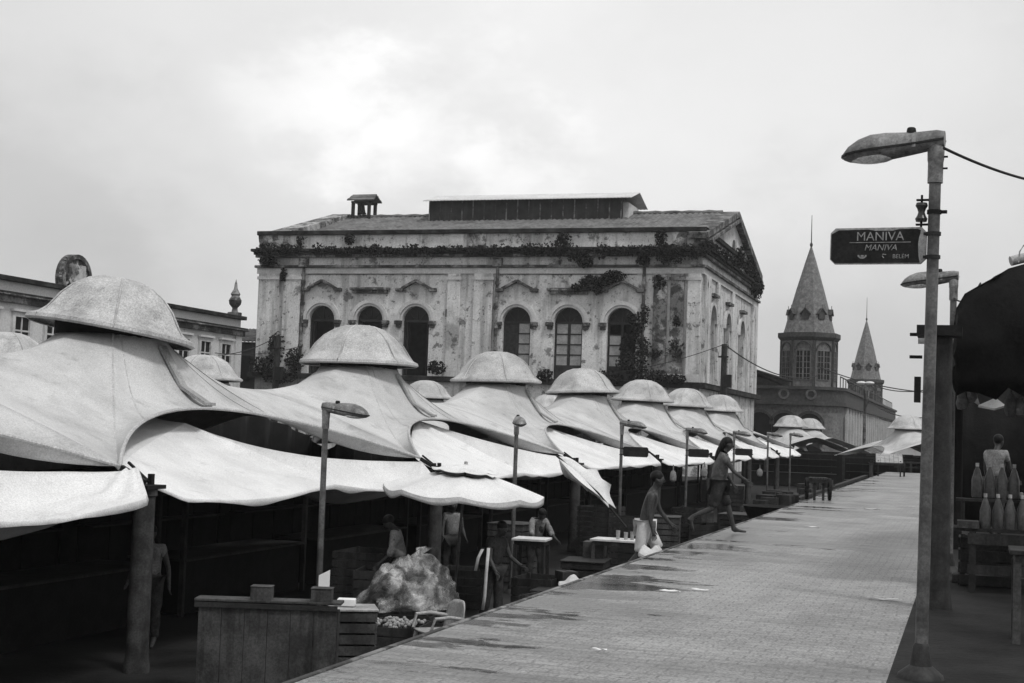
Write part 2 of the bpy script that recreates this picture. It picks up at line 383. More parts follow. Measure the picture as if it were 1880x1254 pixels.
def make_tent(label):
    t = thing('market_tent', label, 'tent', (-LT, 21, FZ), group='tensile market tents')
    B = tent_boundary(); n = len(B); T = 20
    m = MB(); P = [[tent_pt(B[i % n], j/T) for i in range(n+1)] for j in range(T+1)]
    r = random.Random(3)
    m.grid(P); m.build('membrane', 'tent', t, solid=.012, sharp=80)
    s = MB()                         # seams between the fabric panels
    for i in (0, 6, 18, 24, 48, 72):
        pts = [tent_pt(B[i], j/24)+Vector((0, 0, .011)) for j in range(25)]
        q = Vector((-B[i].y, B[i].x, 0)).normalized()*.014
        s.grid([[p-q for p in pts], [p+q for p in pts]])
    s.build('seam', 'seam', t)
    e = MB()                         # rope sleeve along the edge
    e.tube([b+Vector((0, 0, .0)) for b in B[:25]], .028, 6); e.tube([b for b in B[48:73]], .028, 6)
    e.build('edge_cable', 'seam', t)
    c = MB()                         # round cap
    prof = [(1.37, -.03), (1.42, 0), (1.405, .05), (1.30, .12), (1.20, .26), (1.06, .47), (.86, .67), (.60, .83), (.32, .92), (.0, .945)]
    def gore(a, r, z):
        u = ((a+.42) % (math.pi/3))-math.pi/6
        k = math.cos(math.pi/6)/math.cos(u)
        f = min(1, max(0, (z-.08)/.12))
        return r*(1+(k-1)*.95*f)
    c.lathe(prof, (0, 0, 4.62), 48, gore)
    cp_ = c.build('cap', 'cap', t, solid=.02, sharp=20)
    sm = MB()
    for j in range(6):
        a = j*math.pi/3-.42
        sm.tube([(gore(a+.001, r, z)*1.006*math.cos(a), gore(a+.001, r, z)*1.006*math.sin(a), z+4.624) for r, z in prof[1:-1]], .016, 6)
    sm.build('seam', 'cap', cp_)
    k = MB(); k.lathe([(.93, 4.45), (.93, 4.80), (.86, 4.80), (.86, 4.45), (.93, 4.45)], n=28)
    for j in range(6):
        a = j*math.pi/3; k.tube([(math.cos(a)*.9, math.sin(a)*.9, 4.75), (0, 0, 5.3)], .03, 6)
    k.build('ring', 'dark', t)
    f = MB()
    A = tent_pt(B[12], .10)+Vector((0, 0, .07)); Z = tent_pt(B[12], .97)+Vector((0, 0, .05)); mid = tent_pt(B[12], .5)+Vector((0, 0, .05))
    for q0, q1 in ((A, mid), (mid, Z)): f.bar(q0, q1, .20, .05)
    f.box(Z+Vector((.0, 0, .02)), (.06, .30, .05)); f.build('flap', 'strutm', t)
    for x in (4.05, -4.05):
        p = MB(); p.lathe([(.17, 0), (.165, .1), (.145, .2), (.135, 2.2), (.16, 2.22), (.16, 2.30), (0, 2.30)], (x, -5.15, 0), 18)
        pl = p.build('pillar', 'pillar', t)
        b = MB(); b.box((x, -5.15, 2.33), (.34, .44, .05)); b.box((x, -5.02, 2.42), (.06, .07, .14)); b.box((x, -5.30, 2.42), (.06, .07, .14))
        b.bar((x, -5.15, 2.38), (math.copysign(3.72, x), -5.2, 2.56), .07, .07)
        b.bar((x, -5.05, 2.38), (math.copysign(3.66, x), -4.95, 2.62), .03, .03); b.build('bracket', 'black', pl)
    return t
TL = ['market tent cut by the left edge, beside the biggest cap', 'nearest tent with the largest tilted cap, above the grey pillar',
      'white tent with round cap rising behind the lone left lamp post', 'tent with round cap behind the open market umbrella',
      'tent with round cap above the tilted half folded umbrella', 'smaller capped tent behind the first lamp carrying a sign',
      'small capped tent just left of the last small cap by the building corner', 'farthest small capped tent of the near row, at the building corner']
t0 = make_tent(TL[1])
TENTS = {}
tilt = [0, (-.09, .115), (.0, -.005), (.012, -.01), (.0, -.045), (0, .02), (0, .02), (.01, .02)]
for i in range(0, 8):
    o = t0 if i == 1 else dup(t0, TL[i])
    o.location = (-LT, 21+SP*(i-1), FZ); TENTS[i] = o
    if i in (0, 3, 5): o.scale = (1, 1, 1)
for i, o in TENTS.items():
    if not i: continue
    for ch in list(COL.objects):
        if ch.parent == o and ch.name.startswith('cap'):
            rx, ry = tilt[i]
            Mx = Matrix.Translation((0, 0, 4.62)) @ Matrix.Rotation(ry, 4, 'Y') @ Matrix.Rotation(rx, 4, 'X') @ Matrix.Rotation(.5*i, 4, 'Z') @ Matrix.Translation((0, 0, -4.62))
            ch.matrix_local = Mx
# second row, mostly hidden
BL = ['rear row tent with round cap at the left edge of the photo', 'rear row tent with pale cap seen right of the biggest cap',
      None, 'rear row tent with small cap between the second and third near caps', None, 'rear row tent, sliver of cap beside the fourth near cap']
for i, lb in enumerate(BL):
    o = dup(TENTS[2], lb or ('rear row tent hidden behind the second near tent' if i == 2 else 'rear row tent hidden behind the third near tent'), (-27.6, 36+11.6*i, FZ), math.pi/2*0)
    o.scale = (1, 1.11, 1)
# three tents past the far end of the walkway
for lb, px, py, z, sc, rz in (('far capped tent beyond the walkway, left one of a touching pair of caps', 1452, 787, 99, .85, .5),
                              ('far capped tent beyond the walkway, right one of a touching pair of caps', 1486, 790, 111, .85, .5),
                              ('far capped tent seen right beside the tall near lamp post', 1668, 793, 83, .85, .35)):
    p = at(px, py, z); dup(TENTS[2], lb, (p.x, p.y, FZ), rz, sc)

# awnings: white tarps laced under the arch of each tent
def awning(i, label, sag, hx, zlow, seed):
    r = random.Random(seed); m = MB(); n = 90; T = 22; P = []; amp = .085 if i == 0 else .04
    for j in range(T+1):
        row = []
        for k in range(n+1):
            s = -1+2*k/n; q = 1-abs(s)
            top = Vector((3.72-(2.2 if i < 2 else 2.2)*q**.8, 5.17*s, 2.50+(.62 if i < 2 else .84)*q**(1.0 if s < 0 else (2.6 if i < 2 else 1.2))))
            hem = Vector((hx-.5*max(0, abs(s)-.9)*10, 5.12*s, zlow-sag*math.sin(math.pi*abs(s))+.03*math.sin(7*s+seed)*(1-abs(s))+.28*max(0, abs(s)-.9)*10))
            t = j/T; p = top.lerp(hem, t); p.z -= (.10*q if s < 0 else .58*math.sin(math.pi*abs(s)**.75))*math.sin(math.pi*t**.8); w_ = Vector((s*5.2, t*2.4, seed*3.1)); p.z += amp*(mnoise.noise(w_*1.1)+.5*mnoise.noise(w_*2.7))*math.sin(math.pi*min(1, t*.9+.05))
            row.append(p)
        P.append(row)
    val = [p+Vector((.03, 0, -.035-.06*max(0, mnoise.noise(Vector((k*.11, seed*2.0, 0))))-.05*abs(math.sin(3.5*k/n*math.pi+seed))**3)) for k, p in enumerate(P[-1])]
    P.append(val); m.grid(P)
    if i < 2:                        # the cloth runs on inwards under the arch
        cols = [k for k in range(n+1) if -.99 < -1+2*k/n < .20]; L_ = []
        for j in range(9):
            row = []
            for k in cols:
                s = -1+2*k/n; q = 1-abs(s); kk = min(1, max(.02, (.2-s)/.2)); f = j/8
                row.append(P[0][k]+Vector((-1.35*q*f*kk, 0, .25*q*f*kk-.05*math.sin(math.pi*f)*q)))
            L_.append(row)
        m.grid(L_)
    o = m.build('awning', 'awning', solid=.008, sharp=7); o.location = (-LT, 21+SP*(i-1), FZ)
    return tag(o, label, 'awning', 'white awnings under the tent arches')
AL = ['bright crumpled white awning cut by the left edge, lower left of the pillar', 'large white peaked awning under the dark arch, right of the pillar',
      'white awning partly hidden by the open market umbrella', 'very bright white awning above the tilted umbrella', 'bright awning behind the first lamp with a sign',
      'white awning behind the second lamp with a sign', 'small far awning behind the walking woman', 'smallest farthest awning of the near tent row']
for i in range(8):
    awning(i, AL[i], (.22, .10, .06, .05, .08, .06, .06, .06)[i], (4.5, 4.3, 4.25, 4.3, 4.3, 4.25, 4.25, 4.25)[i], (2.30, 2.2, 2.2, 2.25, 2.2, 2.2, 2.2, 2.2)[i], i+1)

# ------------------------------------------------------------------ street lamps with signs
def text(name, body, size, parent, loc, m, shear=0, rot=None, off=.004):
    cu = bpy.data.curves.new(name, 'FONT'); cu.body = body; cu.size = size; cu.shear = shear; cu.extrude = off; cu.align_x = 'CENTER'; cu.offset = -.0004
    o = bpy.data.objects.new(name+'_tmp', cu); COL.objects.link(o); bpy.context.view_layer.update()
    me = bpy.data.meshes.new_from_object(o.evaluated_get(bpy.context.evaluated_depsgraph_get())); bpy.data.objects.remove(o)
    me.materials.clear(); me.materials.append(M[m])
    n = bpy.data.objects.new(name, me); COL.objects.link(n); n.parent = parent; n.location = loc; n.rotation_euler = rot or (math.pi/2, 0, 0)
    return n
def make_lamp(label, H, dark=False, sign=False, detail=False, aim=1, name='street_lamp', loc=(0, 0, 0), rz=0, gp='street lamps along the market'):
    """arm points along local +X*aim; local -Y faces the camera"""
    t = thing(name, label, 'street lamp', loc, rz, gp)
    pm = 'pole'
    p = MB(); p.tube([(0, 0, 0), (0, 0, 1.0), (0, 0, H-.22)], [.045, .042, .040], 16)
    p.build('pole', pm, t)
    b = MB(); b.lathe([(.16, 0), (.15, .03), (.075, .09), (.055, .22), (.045, .24)], n=16); b.build('base', 'poledk', t)
    c = MB(); c.lathe([(.052, H-.26), (.052, H-.12), (.056, H-.10), (.058, H-.02), (.04, H+.02), (0, H+.02)], n=16)
    c.build('collar', 'lamp', t)
    h = MB(); st = [(-.06, .045, .05, .045), (.0, .056, .065, .05), (.12, .062, .072, .056), (.24, .08, .085, .060), (.36, .11, .100, .062), (.47, .13, .104, .056), (.56, .125, .088, .046), (.63, .10, .058, .034), (.668, .055, .026, .018), (.682, .012, .008, .006)]
    P = []
    for x, wd, up, dn in st:
        row = []
        for j in range(21):
            a = 2*math.pi*j/20; z = math.sin(a)*(up*1.22 if math.sin(a) > 0 else dn*1.15)
            row.append(Vector((x*aim*.94, math.cos(a)*wd, H+.03-.09*(x/.67)+z)))
        P.append(row)
    h.grid(P); h.add(P[0][:-1], [tuple(range(20))])
    head = h.build('lamp_head', 'lamp', t)
    rim = MB(); 
    for a_, b_ in zip(st[:-1], st[1:]):
        for sg in (1, -1):
            rim.bar((a_[0]*aim*.94, sg*(a_[1]+.002), H+.03-.09*(a_[0]/.67)), (b_[0]*aim*.94, sg*(b_[1]+.002), H+.03-.09*(b_[0]/.67)), .014, .014)
    rim.build('rim', 'poledk', head)
    g = MB(); g.ell((.45*aim, 0, H+.03-.095), (.17, .105, .045), 18, 8); g.build('lens', 'lens', t)
    k = MB(); k.lathe([(.032, 0), (.036, .012), (.03, .05), (.022, .058), (0, .058)], (.17*aim, 0, H+.075), 14); k.build('light_sensor', 'black', t)
    lt = MB(); lt.box((.14*aim, -.066, H+.02), (.025, .012, .07)); lt.build('latch', 'signed', head)
    if sign:
        sx = (.03 if aim > 0 else .03)
        W, Hh, c = .66, .255, .035; x0 = (.045 if aim > 0 else -.045-W); zc = H-.69
        poly = [(x0+c, zc-Hh/2), (x0+W-c, zc-Hh/2), (x0+W, zc-Hh/2+c), (x0+W, zc+Hh/2-c), (x0+W-c, zc+Hh/2), (x0+c, zc+Hh/2), (x0, zc+Hh/2-c), (x0, zc-Hh/2+c)]
        s = MB(); s.prism(poly, 'y', -.012, .012); so = s.build('sign_plate', 'signed' if detail else 'sign', t, bevel=.002)
        r = random.Random(4)
        if detail:
            x1 = x0+W; e = .008
            f = [(x0+c, zc-Hh/2+e), (x1-.045, zc-Hh/2+e)]
            for q in range(11): f.append((x1-.04-.012*math.sin(q/10*math.pi*1.1)-r.random()*.004, zc-Hh/2+e+(Hh-.03)*q/10))
            for q in range(14): f.append((x1-.06-(W-.12)*q/13, zc+Hh/2-.012-(.012*r.random() if 3 < q < 8 else .003*r.random())))
            f += [(x0+e, zc+Hh/2-c-e), (x0+e, zc-Hh/2+c)]
            fo = MB(); fo.prism(f, 'y', -.0145, -.0121); fo.build('sign_face', 'sign', so)
            xm = x0+W*.525
            text('lettering', 'MANIVA', .088, so, (xm, -.0145, zc+.037), 'letter')
            text('lettering', 'MANIVA', .060, so, (xm+.005, -.0145, zc-.032), 'letter', .25)
            text('lettering', 'BEL\u00c9M', .040, so, (xm+.145, -.0145, zc-.088), 'letter')
            l = MB(); l.box((xm, -.0155, zc+.024), (.42, .002, .004)); l.build('line', 'letter', so)
            em = MB()
            for q in range(9):
                a = q/8*math.pi; em.box((xm-.12+.025*math.cos(a+math.pi), -.0155, zc-.068+.016*math.sin(a+math.pi)), (.012, .002, .009), ry=a)
            em.box((xm-.12, -.0155, zc-.070), (.02, .002, .012))
            em.tube([(xm+.028, -.0155, zc-.055), (xm+.018, -.0155, zc-.072), (xm+.03, -.0155, zc-.085)], .003, 5); em.tube([(xm+.02, -.0155, zc-.06), (xm+.045, -.0155, zc-.062)], .003, 5)
            em.build('emblem', 'letter', so)
        for q in (-.08, .08):
            cl = MB(); cl.lathe([(.046, -.012), (.05, -.012), (.05, .012), (.046, .012)], (0, 0, zc+q), 14); cl.box(((.05)*aim, 0, zc+q), (.03, .03, .02)); cl.build('clamp', 'poledk', t)
    if detail:
        q = MB(); z = H-.46
        q.lathe([(.044, -.014), (.049, -.014), (.049, .014), (.044, .014)], (0, 0, z), 14); q.box((.06, -.0, z), (.05, .02, .022))
        q.box((-.075, 0, z+.085), (.09, .03, .012)); q.box((-.075, 0, z-.085), (.09, .03, .012)); q.tube([(-.085, 0, z-.14), (-.085, 0, z+.12)], .008, 8)
        q.box((.065, 0, H-.08), (.03, .012, .012)); q.box((.065, 0, H-.16), (.03, .012, .012))
        q.build('bracket', 'black', t)
        u = MB(); u.lathe([(.0, -.065), (.036, -.065), (.042, -.045), (.03, -.025), (.022, 0), (.03, .025), (.042, .045), (.036, .065), (0, .065)], (-.085, 0, z), 16); u.build('insulator', 'insul', t)
    return t
zb = at(1684, 1252, 9.62)
LH = 3.63
p = at(1708, 700, 9.6)
near = make_lamp('tall near lamp post with dark name sign reading MANIVA', LH, sign=True, detail=True, aim=-1, loc=(at(1690, 1240, 9.6).x, at(1690, 1240, 9.6).y, 0), rz=R_(-10))
near.rotation_euler = (R_(.4), R_(.75), R_(-8))
p2 = at(1748, 700, 17.6)
make_lamp('lamp post behind the tall near one, its head showing left of the pole', 3.62, aim=-1, loc=(p2.x, p2.y, 0), rz=R_(-8))
LLAMP = 8.5
def lamp_pos(px, L):
    u = 1780-px; return Vector((-L, L*(2881/u-.3217), FLOOR))
lampspec = [(600, 'leftmost lamp post without sign, in front of the big white tent', 750, 0, 0), (950, 'lamp post seen end-on beside the open market umbrella', 772, 0, -1.15),
            (1143, 'lamp post with the nearest small dark sign, above the tilted umbrella', 778, 1, .0), (1263, 'lamp post with dark sign left of the walking woman', 790, 1, 0),
            (1349, 'lamp post whose head shows just over the walking woman', 795, 1, .0), (1411, 'slim far lamp post, left one of two before the far tents', 797, 0, 0), (1452, 'slim far lamp post, right one of two before the far tents', 798, 0, 0)]
for px, lb, ty, sg, rz in lampspec:
    b = lamp_pos(px, LLAMP); top = atY(px+3, ty, b.y).z
    make_lamp(lb, top-FLOOR-.02, sign=bool(sg), aim=1, loc=b, rz=rz)
# white-topped double lamp mast in front of the iron market
q0 = at(1587, 800, 118)
t = thing('lamp_mast', 'tall pale mast with white double lamp before the iron market', 'lamp mast', (q0.x, q0.y, FLOOR))
hh = at(1587, 703, 118).z-FLOOR
m = MB(); m.tube([(0, 0, 0), (0, 0, hh)], [.16, .11], 10); m.build('pole', 'trim', t)
m = MB(); m.tube([(0, 0, hh-2.2), (.25, 0, hh-1.6), (.3, 0, hh-.2)], .05, 8); m.build('brace', 'trim', t)
for sx in (-.34, .34):
    m = MB(); m.ell((sx, 0, hh), (.40, .25, .16), 12, 6); m.build('lamp_head', 'sheet', t)
# ------------------------------------------------------------------ old market hall
DB = 106.0
def fp(px, py): return atY(px, py, DB)
XL, XR = fp(474, 560).x, fp(1288, 560).x
def fz(py, px=880): return fp(px, py).z
hall = thing('market_hall', 'weathered two storey market hall with arched windows and a roof lantern', 'building', ((XL+XR)/2, DB, FLOOR))
HO = Vector(((XL+XR)/2, DB, FLOOR))
def hb(mb, name, m, par=None, **k): return mb.build(name, m, par or hall, org=HO, **k)
DBK = atX(1388, 600, XR).y       # back end of the side wall
YM = (DB+DBK)/2
zParT, zParB, zCorT, zCorB, zArT, zArB = fz(421), fz(429), fz(456), fz(472), fz(487), fz(497)
zLedT, zLedB = fz(693), fz(703)
def arch_loop(cx, zs, hw, zb, n=14):
    return [(cx-hw, zb), (cx+hw, zb)]+[(cx+hw*math.cos(math.pi*i/n), zs+hw*math.sin(math.pi*i/n)) for i in range(n+1)]
def wall_with_holes(outer, holes, place, depth, name, m):
    """outer / holes: 2-D loops; place(u, v, d) -> point, d = depth into the wall"""
    bm = bmesh.new(); es = []
    for lp in [outer]+holes:
        vs = [bm.verts.new(place(u, v, 0)-HO) for u, v in lp]
        for i in range(len(vs)):
            if (vs[i].co-vs[(i+1) % len(vs)].co).length > 1e-6: es.append(bm.edges.new((vs[i], vs[(i+1) % len(vs)])))
    bmesh.ops.triangle_fill(bm, edges=es, use_beauty=True, use_dissolve=False)
    for lp in holes:
        a = [bm.verts.new(place(u, v, 0)-HO) for u, v in lp]; b = [bm.verts.new(place(u, v, depth)-HO) for u, v in lp]
        for i in range(len(a)):
            j = (i+1) % len(a)
            if (a[i].co-a[j].co).length > 1e-6: bm.faces.new((a[i], a[j], b[j], b[i]))
    bmesh.ops.recalc_face_normals(bm, faces=bm.faces)
    me = bpy.data.meshes.new(name); bm.to_mesh(me); bm.free(); me.materials.append(M[m])
    o = bpy.data.objects.new(name, me); COL.objects.link(o); o.parent = hall; return o
zs = fz(590); hw = fp(978, 590).x-fp(948, 590).x; hw *= .86
wins = [fp(x, 600).x for x in (590, 678, 763, 948, 1043, 1141)]
zb = zLedT+.02
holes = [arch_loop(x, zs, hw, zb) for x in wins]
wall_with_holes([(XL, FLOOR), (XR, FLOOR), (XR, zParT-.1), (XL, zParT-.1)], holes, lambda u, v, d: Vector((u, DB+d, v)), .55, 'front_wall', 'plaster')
# side wall with its gable
zg0 = zCorT
apex = atX(1336, 384, XR)
Ys = [atX(x, 620, XR).y for x in (1306, 1334, 1360)]
hws = 1.35
zsS = fz(575)
sh = [arch_loop(y, zsS-.2, hws, zb) for y in Ys]
outer = [(DB+.0, FLOOR), (DBK, FLOOR), (DBK, zCorT+.6), (YM, apex.z-.3), (DB, zCorT+.6)]
wall_with_holes(outer, sh, lambda u, v, d: Vector((XR-d, u, v)), .55, 'side_wall', 'plaster')
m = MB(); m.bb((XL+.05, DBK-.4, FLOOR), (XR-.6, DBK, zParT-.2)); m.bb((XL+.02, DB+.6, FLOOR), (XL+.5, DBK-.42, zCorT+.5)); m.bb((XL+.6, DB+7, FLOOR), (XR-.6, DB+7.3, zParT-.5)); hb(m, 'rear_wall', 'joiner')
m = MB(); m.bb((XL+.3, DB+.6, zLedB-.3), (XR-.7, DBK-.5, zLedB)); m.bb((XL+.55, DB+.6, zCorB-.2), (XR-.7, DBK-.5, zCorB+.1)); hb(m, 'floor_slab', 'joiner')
# horizontal mouldings run along front and side
def run(name, mt, z0, z1, pr, bev=0):
    m = MB(); m.bb((XL-pr, DB-pr, z0), (XR+pr, DB-.004, z1)); m.bb((XR+.004, DB-.004, z0), (XR+pr, DBK+pr, z1))
    return hb(m, name, mt, bevel=bev)
run('parapet_cap', 'moss', zParB, zParT, .28, .04)
zc3 = (zCorT-zCorB)/3
run('cornice', 'moss', zCorB+2*zc3, zCorT, .62, .04); run('cornice', 'moss', zCorB+zc3, zCorB+2*zc3-.004, .42); run('cornice', 'trim', zCorB, zCorB+zc3-.004, .30)

run('architrave', 'trim', zArB+.22, zArT, .34, .03); run('architrave', 'trimlt', zArB-.25, zArB+.216, .16)
run('ledge', 'moss', zLedB, zLedT, .5, .04)
m = MB(); m.bb((XR-.7, DB-.003, zCorT+.004), (XR+.22, DB+2.2, zParB-.003)); hb(m, 'corner_block', 'plastw')
# parapet panels and piers
for x0, x1, mt in ((478, 522, 'plastw'), (858, 893, 'plastw'), (1235, 1262, 'plastw'), (826, 852, 'trimlt')):
    m = MB(); m.bb((fp(x0, 440).x, DB-.14, zCorT+.003), (fp(x1, 440).x, DB-.004, zParB-.003)); hb(m, 'parapet_pier', mt)
# pilasters
for x0, x1, mt in ((475, 513, 'plaster'), (521, 553, 'plaster'), (822, 845, 'plaster'), (870, 905, 'plaster'), (1200, 1225, 'plastw'), (1231, 1256, 'plastw'), (1262, 1287, 'plaster')):
    a, b = fp(x0, 560).x, fp(x1, 560).x
    p = MB(); p.bb((a, DB-.22, zLedT+.003), (b, DB-.004, zArB-.26)); po = hb(p, 'pilaster', mt, bevel=.03)
    c = MB(); c.bb((a-.1, DB-.30, zArB-.75), (b+.1, DB-.224, zArB-.5)); hb(c, 'capital', 'trim' if mt == 'plastw' else 'trimlt', po); c = MB(); c.bb((a-.05, DB-.28, zLedT+.01), (b+.05, DB-.224, zLedT+.6)); hb(c, 'plinth', 'trimlt', po)
for y0, y1 in ((DB+.3, DB+1.7), (DB+1.9, DB+3.0), (Ys[0]+1.7, Ys[0]+2.6), (Ys[1]+1.8, Ys[1]+2.7), (DBK-3.2, DBK-2.1), (DBK-1.7, DBK-.3)):
    p = MB(); p.bb((XR+.004, y0, zLedT+.003), (XR+.22, y1, zArB-.26)); hb(p, 'pilaster', 'plaster', bevel=.03)
# recessed panel lines under the architrave
for a, b in ((566, 815), (922, 1170)):
    m = MB(); m.bb((fp(a, 505).x, DB-.10, fz(504)), (fp(b, 505).x, DB-.004, fz(502))); hb(m, 'string_moulding', 'trim')
# windows: archivolt, impost blocks, hood, joinery
def window(cx, kind, hood):
    f = MB(); y = DB+.36
    f.bb((cx-hw, y, zb), (cx-hw+.16, y+.1, zs)); f.bb((cx+hw-.16, y, zb), (cx+hw, y+.1, zs)); f.bb((cx-hw+.16, y-.02, zs-.1), (cx+hw-.16, y+.1, zs+.08))
    for q in (-1, 0, 1): f.bar((cx+q*.22, y+.05, zs+.08), (cx+q*hw*.66, y+.05, zs+hw*math.sqrt(1-(q*.66)**2)-.06), .07, .07)
    P = [[Vector((cx+(hw-d)*math.cos(math.pi*i/16), y+.03, zs+(hw-d)*math.sin(math.pi*i/16))) for i in range(17)] for d in (0, .14)]; f.grid(P)
    if kind != 'open':
        f.bb((cx-.11, y-.01, zb), (cx+.11, y+.1, zs-.1))
        f.bb((cx-hw+.16, y, zb), (cx+hw-.16, y+.1, zb+1.1))
        hgt = zs-.1-(zb+1.1)
        for k in range(1, 4):
            for sx in (-1, 1): f.bb((cx+(-hw+.162 if sx < 0 else .112), y+.01, zb+1.1+hgt*k/4-.05), (cx+(-.112 if sx < 0 else hw-.162), y+.09, zb+1.1+hgt*k/4+.05))
    else:
        for sx in (-1, 1): f.box((cx+sx*(hw-.22), y+.45, (zb+zs)/2), (.06, .8, zs-zb-.2), rz=sx*-.2)
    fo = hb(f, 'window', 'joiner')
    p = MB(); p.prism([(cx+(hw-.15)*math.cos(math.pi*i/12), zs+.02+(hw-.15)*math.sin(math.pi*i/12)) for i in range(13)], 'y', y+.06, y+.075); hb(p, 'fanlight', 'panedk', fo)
    if kind != 'open':
        for sx in (-1, 1):
            for k in range(4):
                if kind == 'half' and sx < 0 : continue
                if kind == 'broken' and (sx > 0 or k == 3): continue
                g = MB(); g.bb((cx+(-hw+.16 if sx < 0 else .11), y+.055, zb+1.1+hgt*k/4), (cx+(-.11 if sx < 0 else hw-.16), y+.07, zb+1.1+hgt*(k+1)/4)); hb(g, 'pane', 'pane', fo)
        if kind == 'half':
            g = MB(); g.bb((cx-hw+.16, y+.055, zb+1.1), (cx-.11, y+.07, zs-.1)); hb(g, 'shutter', 'wood', fo)
    a = MB()
    for r0, r1, pr in ((hw+.02, hw+.20, .10), (hw+.21, hw+.50, .20)):
        pts = [[Vector((cx+r*math.cos(math.pi*i/20), yy, zs+r*math.sin(math.pi*i/20))) for i in range(21)] for r, yy in ((r0, DB-.004), (r0, DB-pr), (r1, DB-pr), (r1, DB-.004))]
        a.grid(pts)
    ao = hb(a, 'archivolt', 'trimlt')
    b = MB()
    for sx in (-1, 1): b.bb((cx+sx*(hw+.02), DB-.30, zs-.32), (cx+sx*(hw+.62), DB-.004, zs-.02)); b.bb((cx+sx*(hw+.06), DB-.24, zs-.56), (cx+sx*(hw+.5), DB-.004, zs-.324))
    hb(b, 'impost', 'trim', bevel=.03)
    zh = fz(531); h = MB(); W = hw+.22+.36
    if hood == 'peak':
        for sx in (-1, 1):
            h.bar((cx+sx*(W-.5), DB-.22, zh+.02), (cx, DB-.22, zh+.66), .42, .2)
            h.bb((cx+sx*(W-.62), DB-.42, zh-.22), (cx+sx*W, DB-.004, zh+.05))
    else:
        h.bb((cx-W, DB-.42, zh-.12), (cx+W, DB-.004, zh+.1)); h.bb((cx-W+.2, DB-.26, zh-.38), (cx+W-.2, DB-.004, zh-.124))
    hb(h, 'hood_moulding', 'trim', bevel=.03)
for cx, k, h in zip(wins, ('open', 'open', 'open', 'half', 'panes', 'broken'), ('peak', 'flat', 'peak', 'peak', 'flat', 'peak')): window(cx, k, h)
for y in Ys:
    f = MB(); x = XR-.4
    f.bb((x-.1, y-hws, zb), (x, y-hws+.15, zsS)); f.bb((x-.1, y+hws-.15, zb), (x, y+hws, zsS)); f.bb((x-.1, y-.08, zb), (x, y+.08, zsS-.3)); f.bb((x-.11, y-hws+.15, zsS-.3), (x+.02, y+hws-.15, zsS-.1))
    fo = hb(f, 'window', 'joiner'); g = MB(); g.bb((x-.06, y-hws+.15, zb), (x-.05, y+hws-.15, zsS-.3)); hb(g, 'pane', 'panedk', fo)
    a = MB()
    a.grid([[Vector((xx, y+r*math.cos(math.pi*i/20), zsS-.2+r*math.sin(math.pi*i/20))) for i in range(21)] for r, xx in ((hws+.02, XR+.004), (hws+.02, XR+.18), (hws+.4, XR+.18), (hws+.4, XR+.004))])
    hb(a, 'archivolt', 'trimlt')
    h = MB(); h.bb((XR+.004, y-1.1, fz(531)-.1), (XR+.4, y+1.1, fz(531)+.12)); hb(h, 'hood_moulding', 'trim')
# gable: raking cornice and three niches
for a, b in (((DB-.5, zCorT+.75), (YM, apex.z)), ((DBK+.5, zCorT+.75), (YM, apex.z))):
    m = MB(); m.bar((XR-.35, a[0], a[1]+.1), (XR-.35, b[0], b[1]+.1), 1.6, .5); m.bar((XR+.2, a[0], a[1]-.45), (XR+.2, b[0], b[1]-.45), .7, .3); hb(m, 'raking_cornice', 'trim', bevel=.03)
    m = MB(); m.bar((XL+.6, a[0]+.6, a[1]+.2), (XL+.6, b[0], b[1]+.25), 1.8, .7); hb(m, 'gable_coping', 'plastw', bevel=.03)
for y, h, nr in ((YM-3.6, .15, .6), (YM, 1.2, .75), (YM+3.6, .15, .6)):
    m = MB(); z0 = zCorT+.55; m.prism([(y-nr, z0), (y+nr, z0)]+[(y+nr*math.cos(math.pi*i/10), z0+h+nr*math.sin(math.pi*i/10)) for i in range(11)], 'x', XR+.01, XR+.05); hb(m, 'niche', 'trim')
# roof
zr = atY(720, 399, YM).z
m = MB(); zev = zParB-.5
nx = 150
for s, (y0, z0) in ((1, (DB+.9, zev)), (-1, (DBK-.4, zev))):
    P = []
    for k in range(13):
        f = k/12; P.append([Vector((XL+.9+(XR-XL-1.6)*i/nx, y0+(YM-y0)*f, z0+(zr-z0)*f+(.09 if i % 2 else 0)+.03*math.sin(k*2.1+i))) for i in range(nx+1)])
    m.grid(P)
ro = hb(m, 'roof', 'tile', sharp=15)
m = MB(); m.tube([(XL+1+i*(XR-XL-2)/60, YM, zr+.06+.04*math.sin(i*2.3)) for i in range(61)], .2, 8); hb(m, 'ridge', 'tile', ro)
# roof lantern
Yl = YM-2.6
A0, A1 = atY(788, 404, Yl), atY(1140, 402, Yl); B0 = atY(788, 369, Yl)
m = MB(); m.bb((A0.x, Yl, A0.z-1.2), (A1.x, Yl+5.2, B0.z)); lo = hb(m, 'roof_lantern', 'louver')
m = MB()
for i in range(18):
    x = A0.x+(A1.x-A0.x)*i/17; m.bb((x-.05, Yl-.05, A0.z-.3), (x+.05, Yl-.004, B0.z-.01))
m.bb((A0.x, Yl-.10, A0.z-.35), (A1.x, Yl-.052, A0.z-.1)); hb(m, 'batten', 'trim', lo)
zt = atY(960, 358, Yl+2.6).z
m = MB()
for s in (0, 1):
    y0, y1 = (Yl-.7, Yl+2.6) if s == 0 else (Yl+5.9, Yl+2.6)
    m.grid([[Vector((A0.x-.4+(A1.x-A0.x+1.4)*i/120, y0+(y1-y0)*f, B0.z-.12+(zt-B0.z+.12)*f+(.045 if i % 2 else 0))) for i in range(121)] for f in (0, .5, 1)])
hb(m, 'lantern_roof', 'sheet', lo, solid=.06)
m = MB(); m.bb((A1.x+.003, Yl+.6, A0.z-.5), (A1.x+.5, Yl+4.4, B0.z-.3)); hb(m, 'end_panel', 'trimlt', lo)
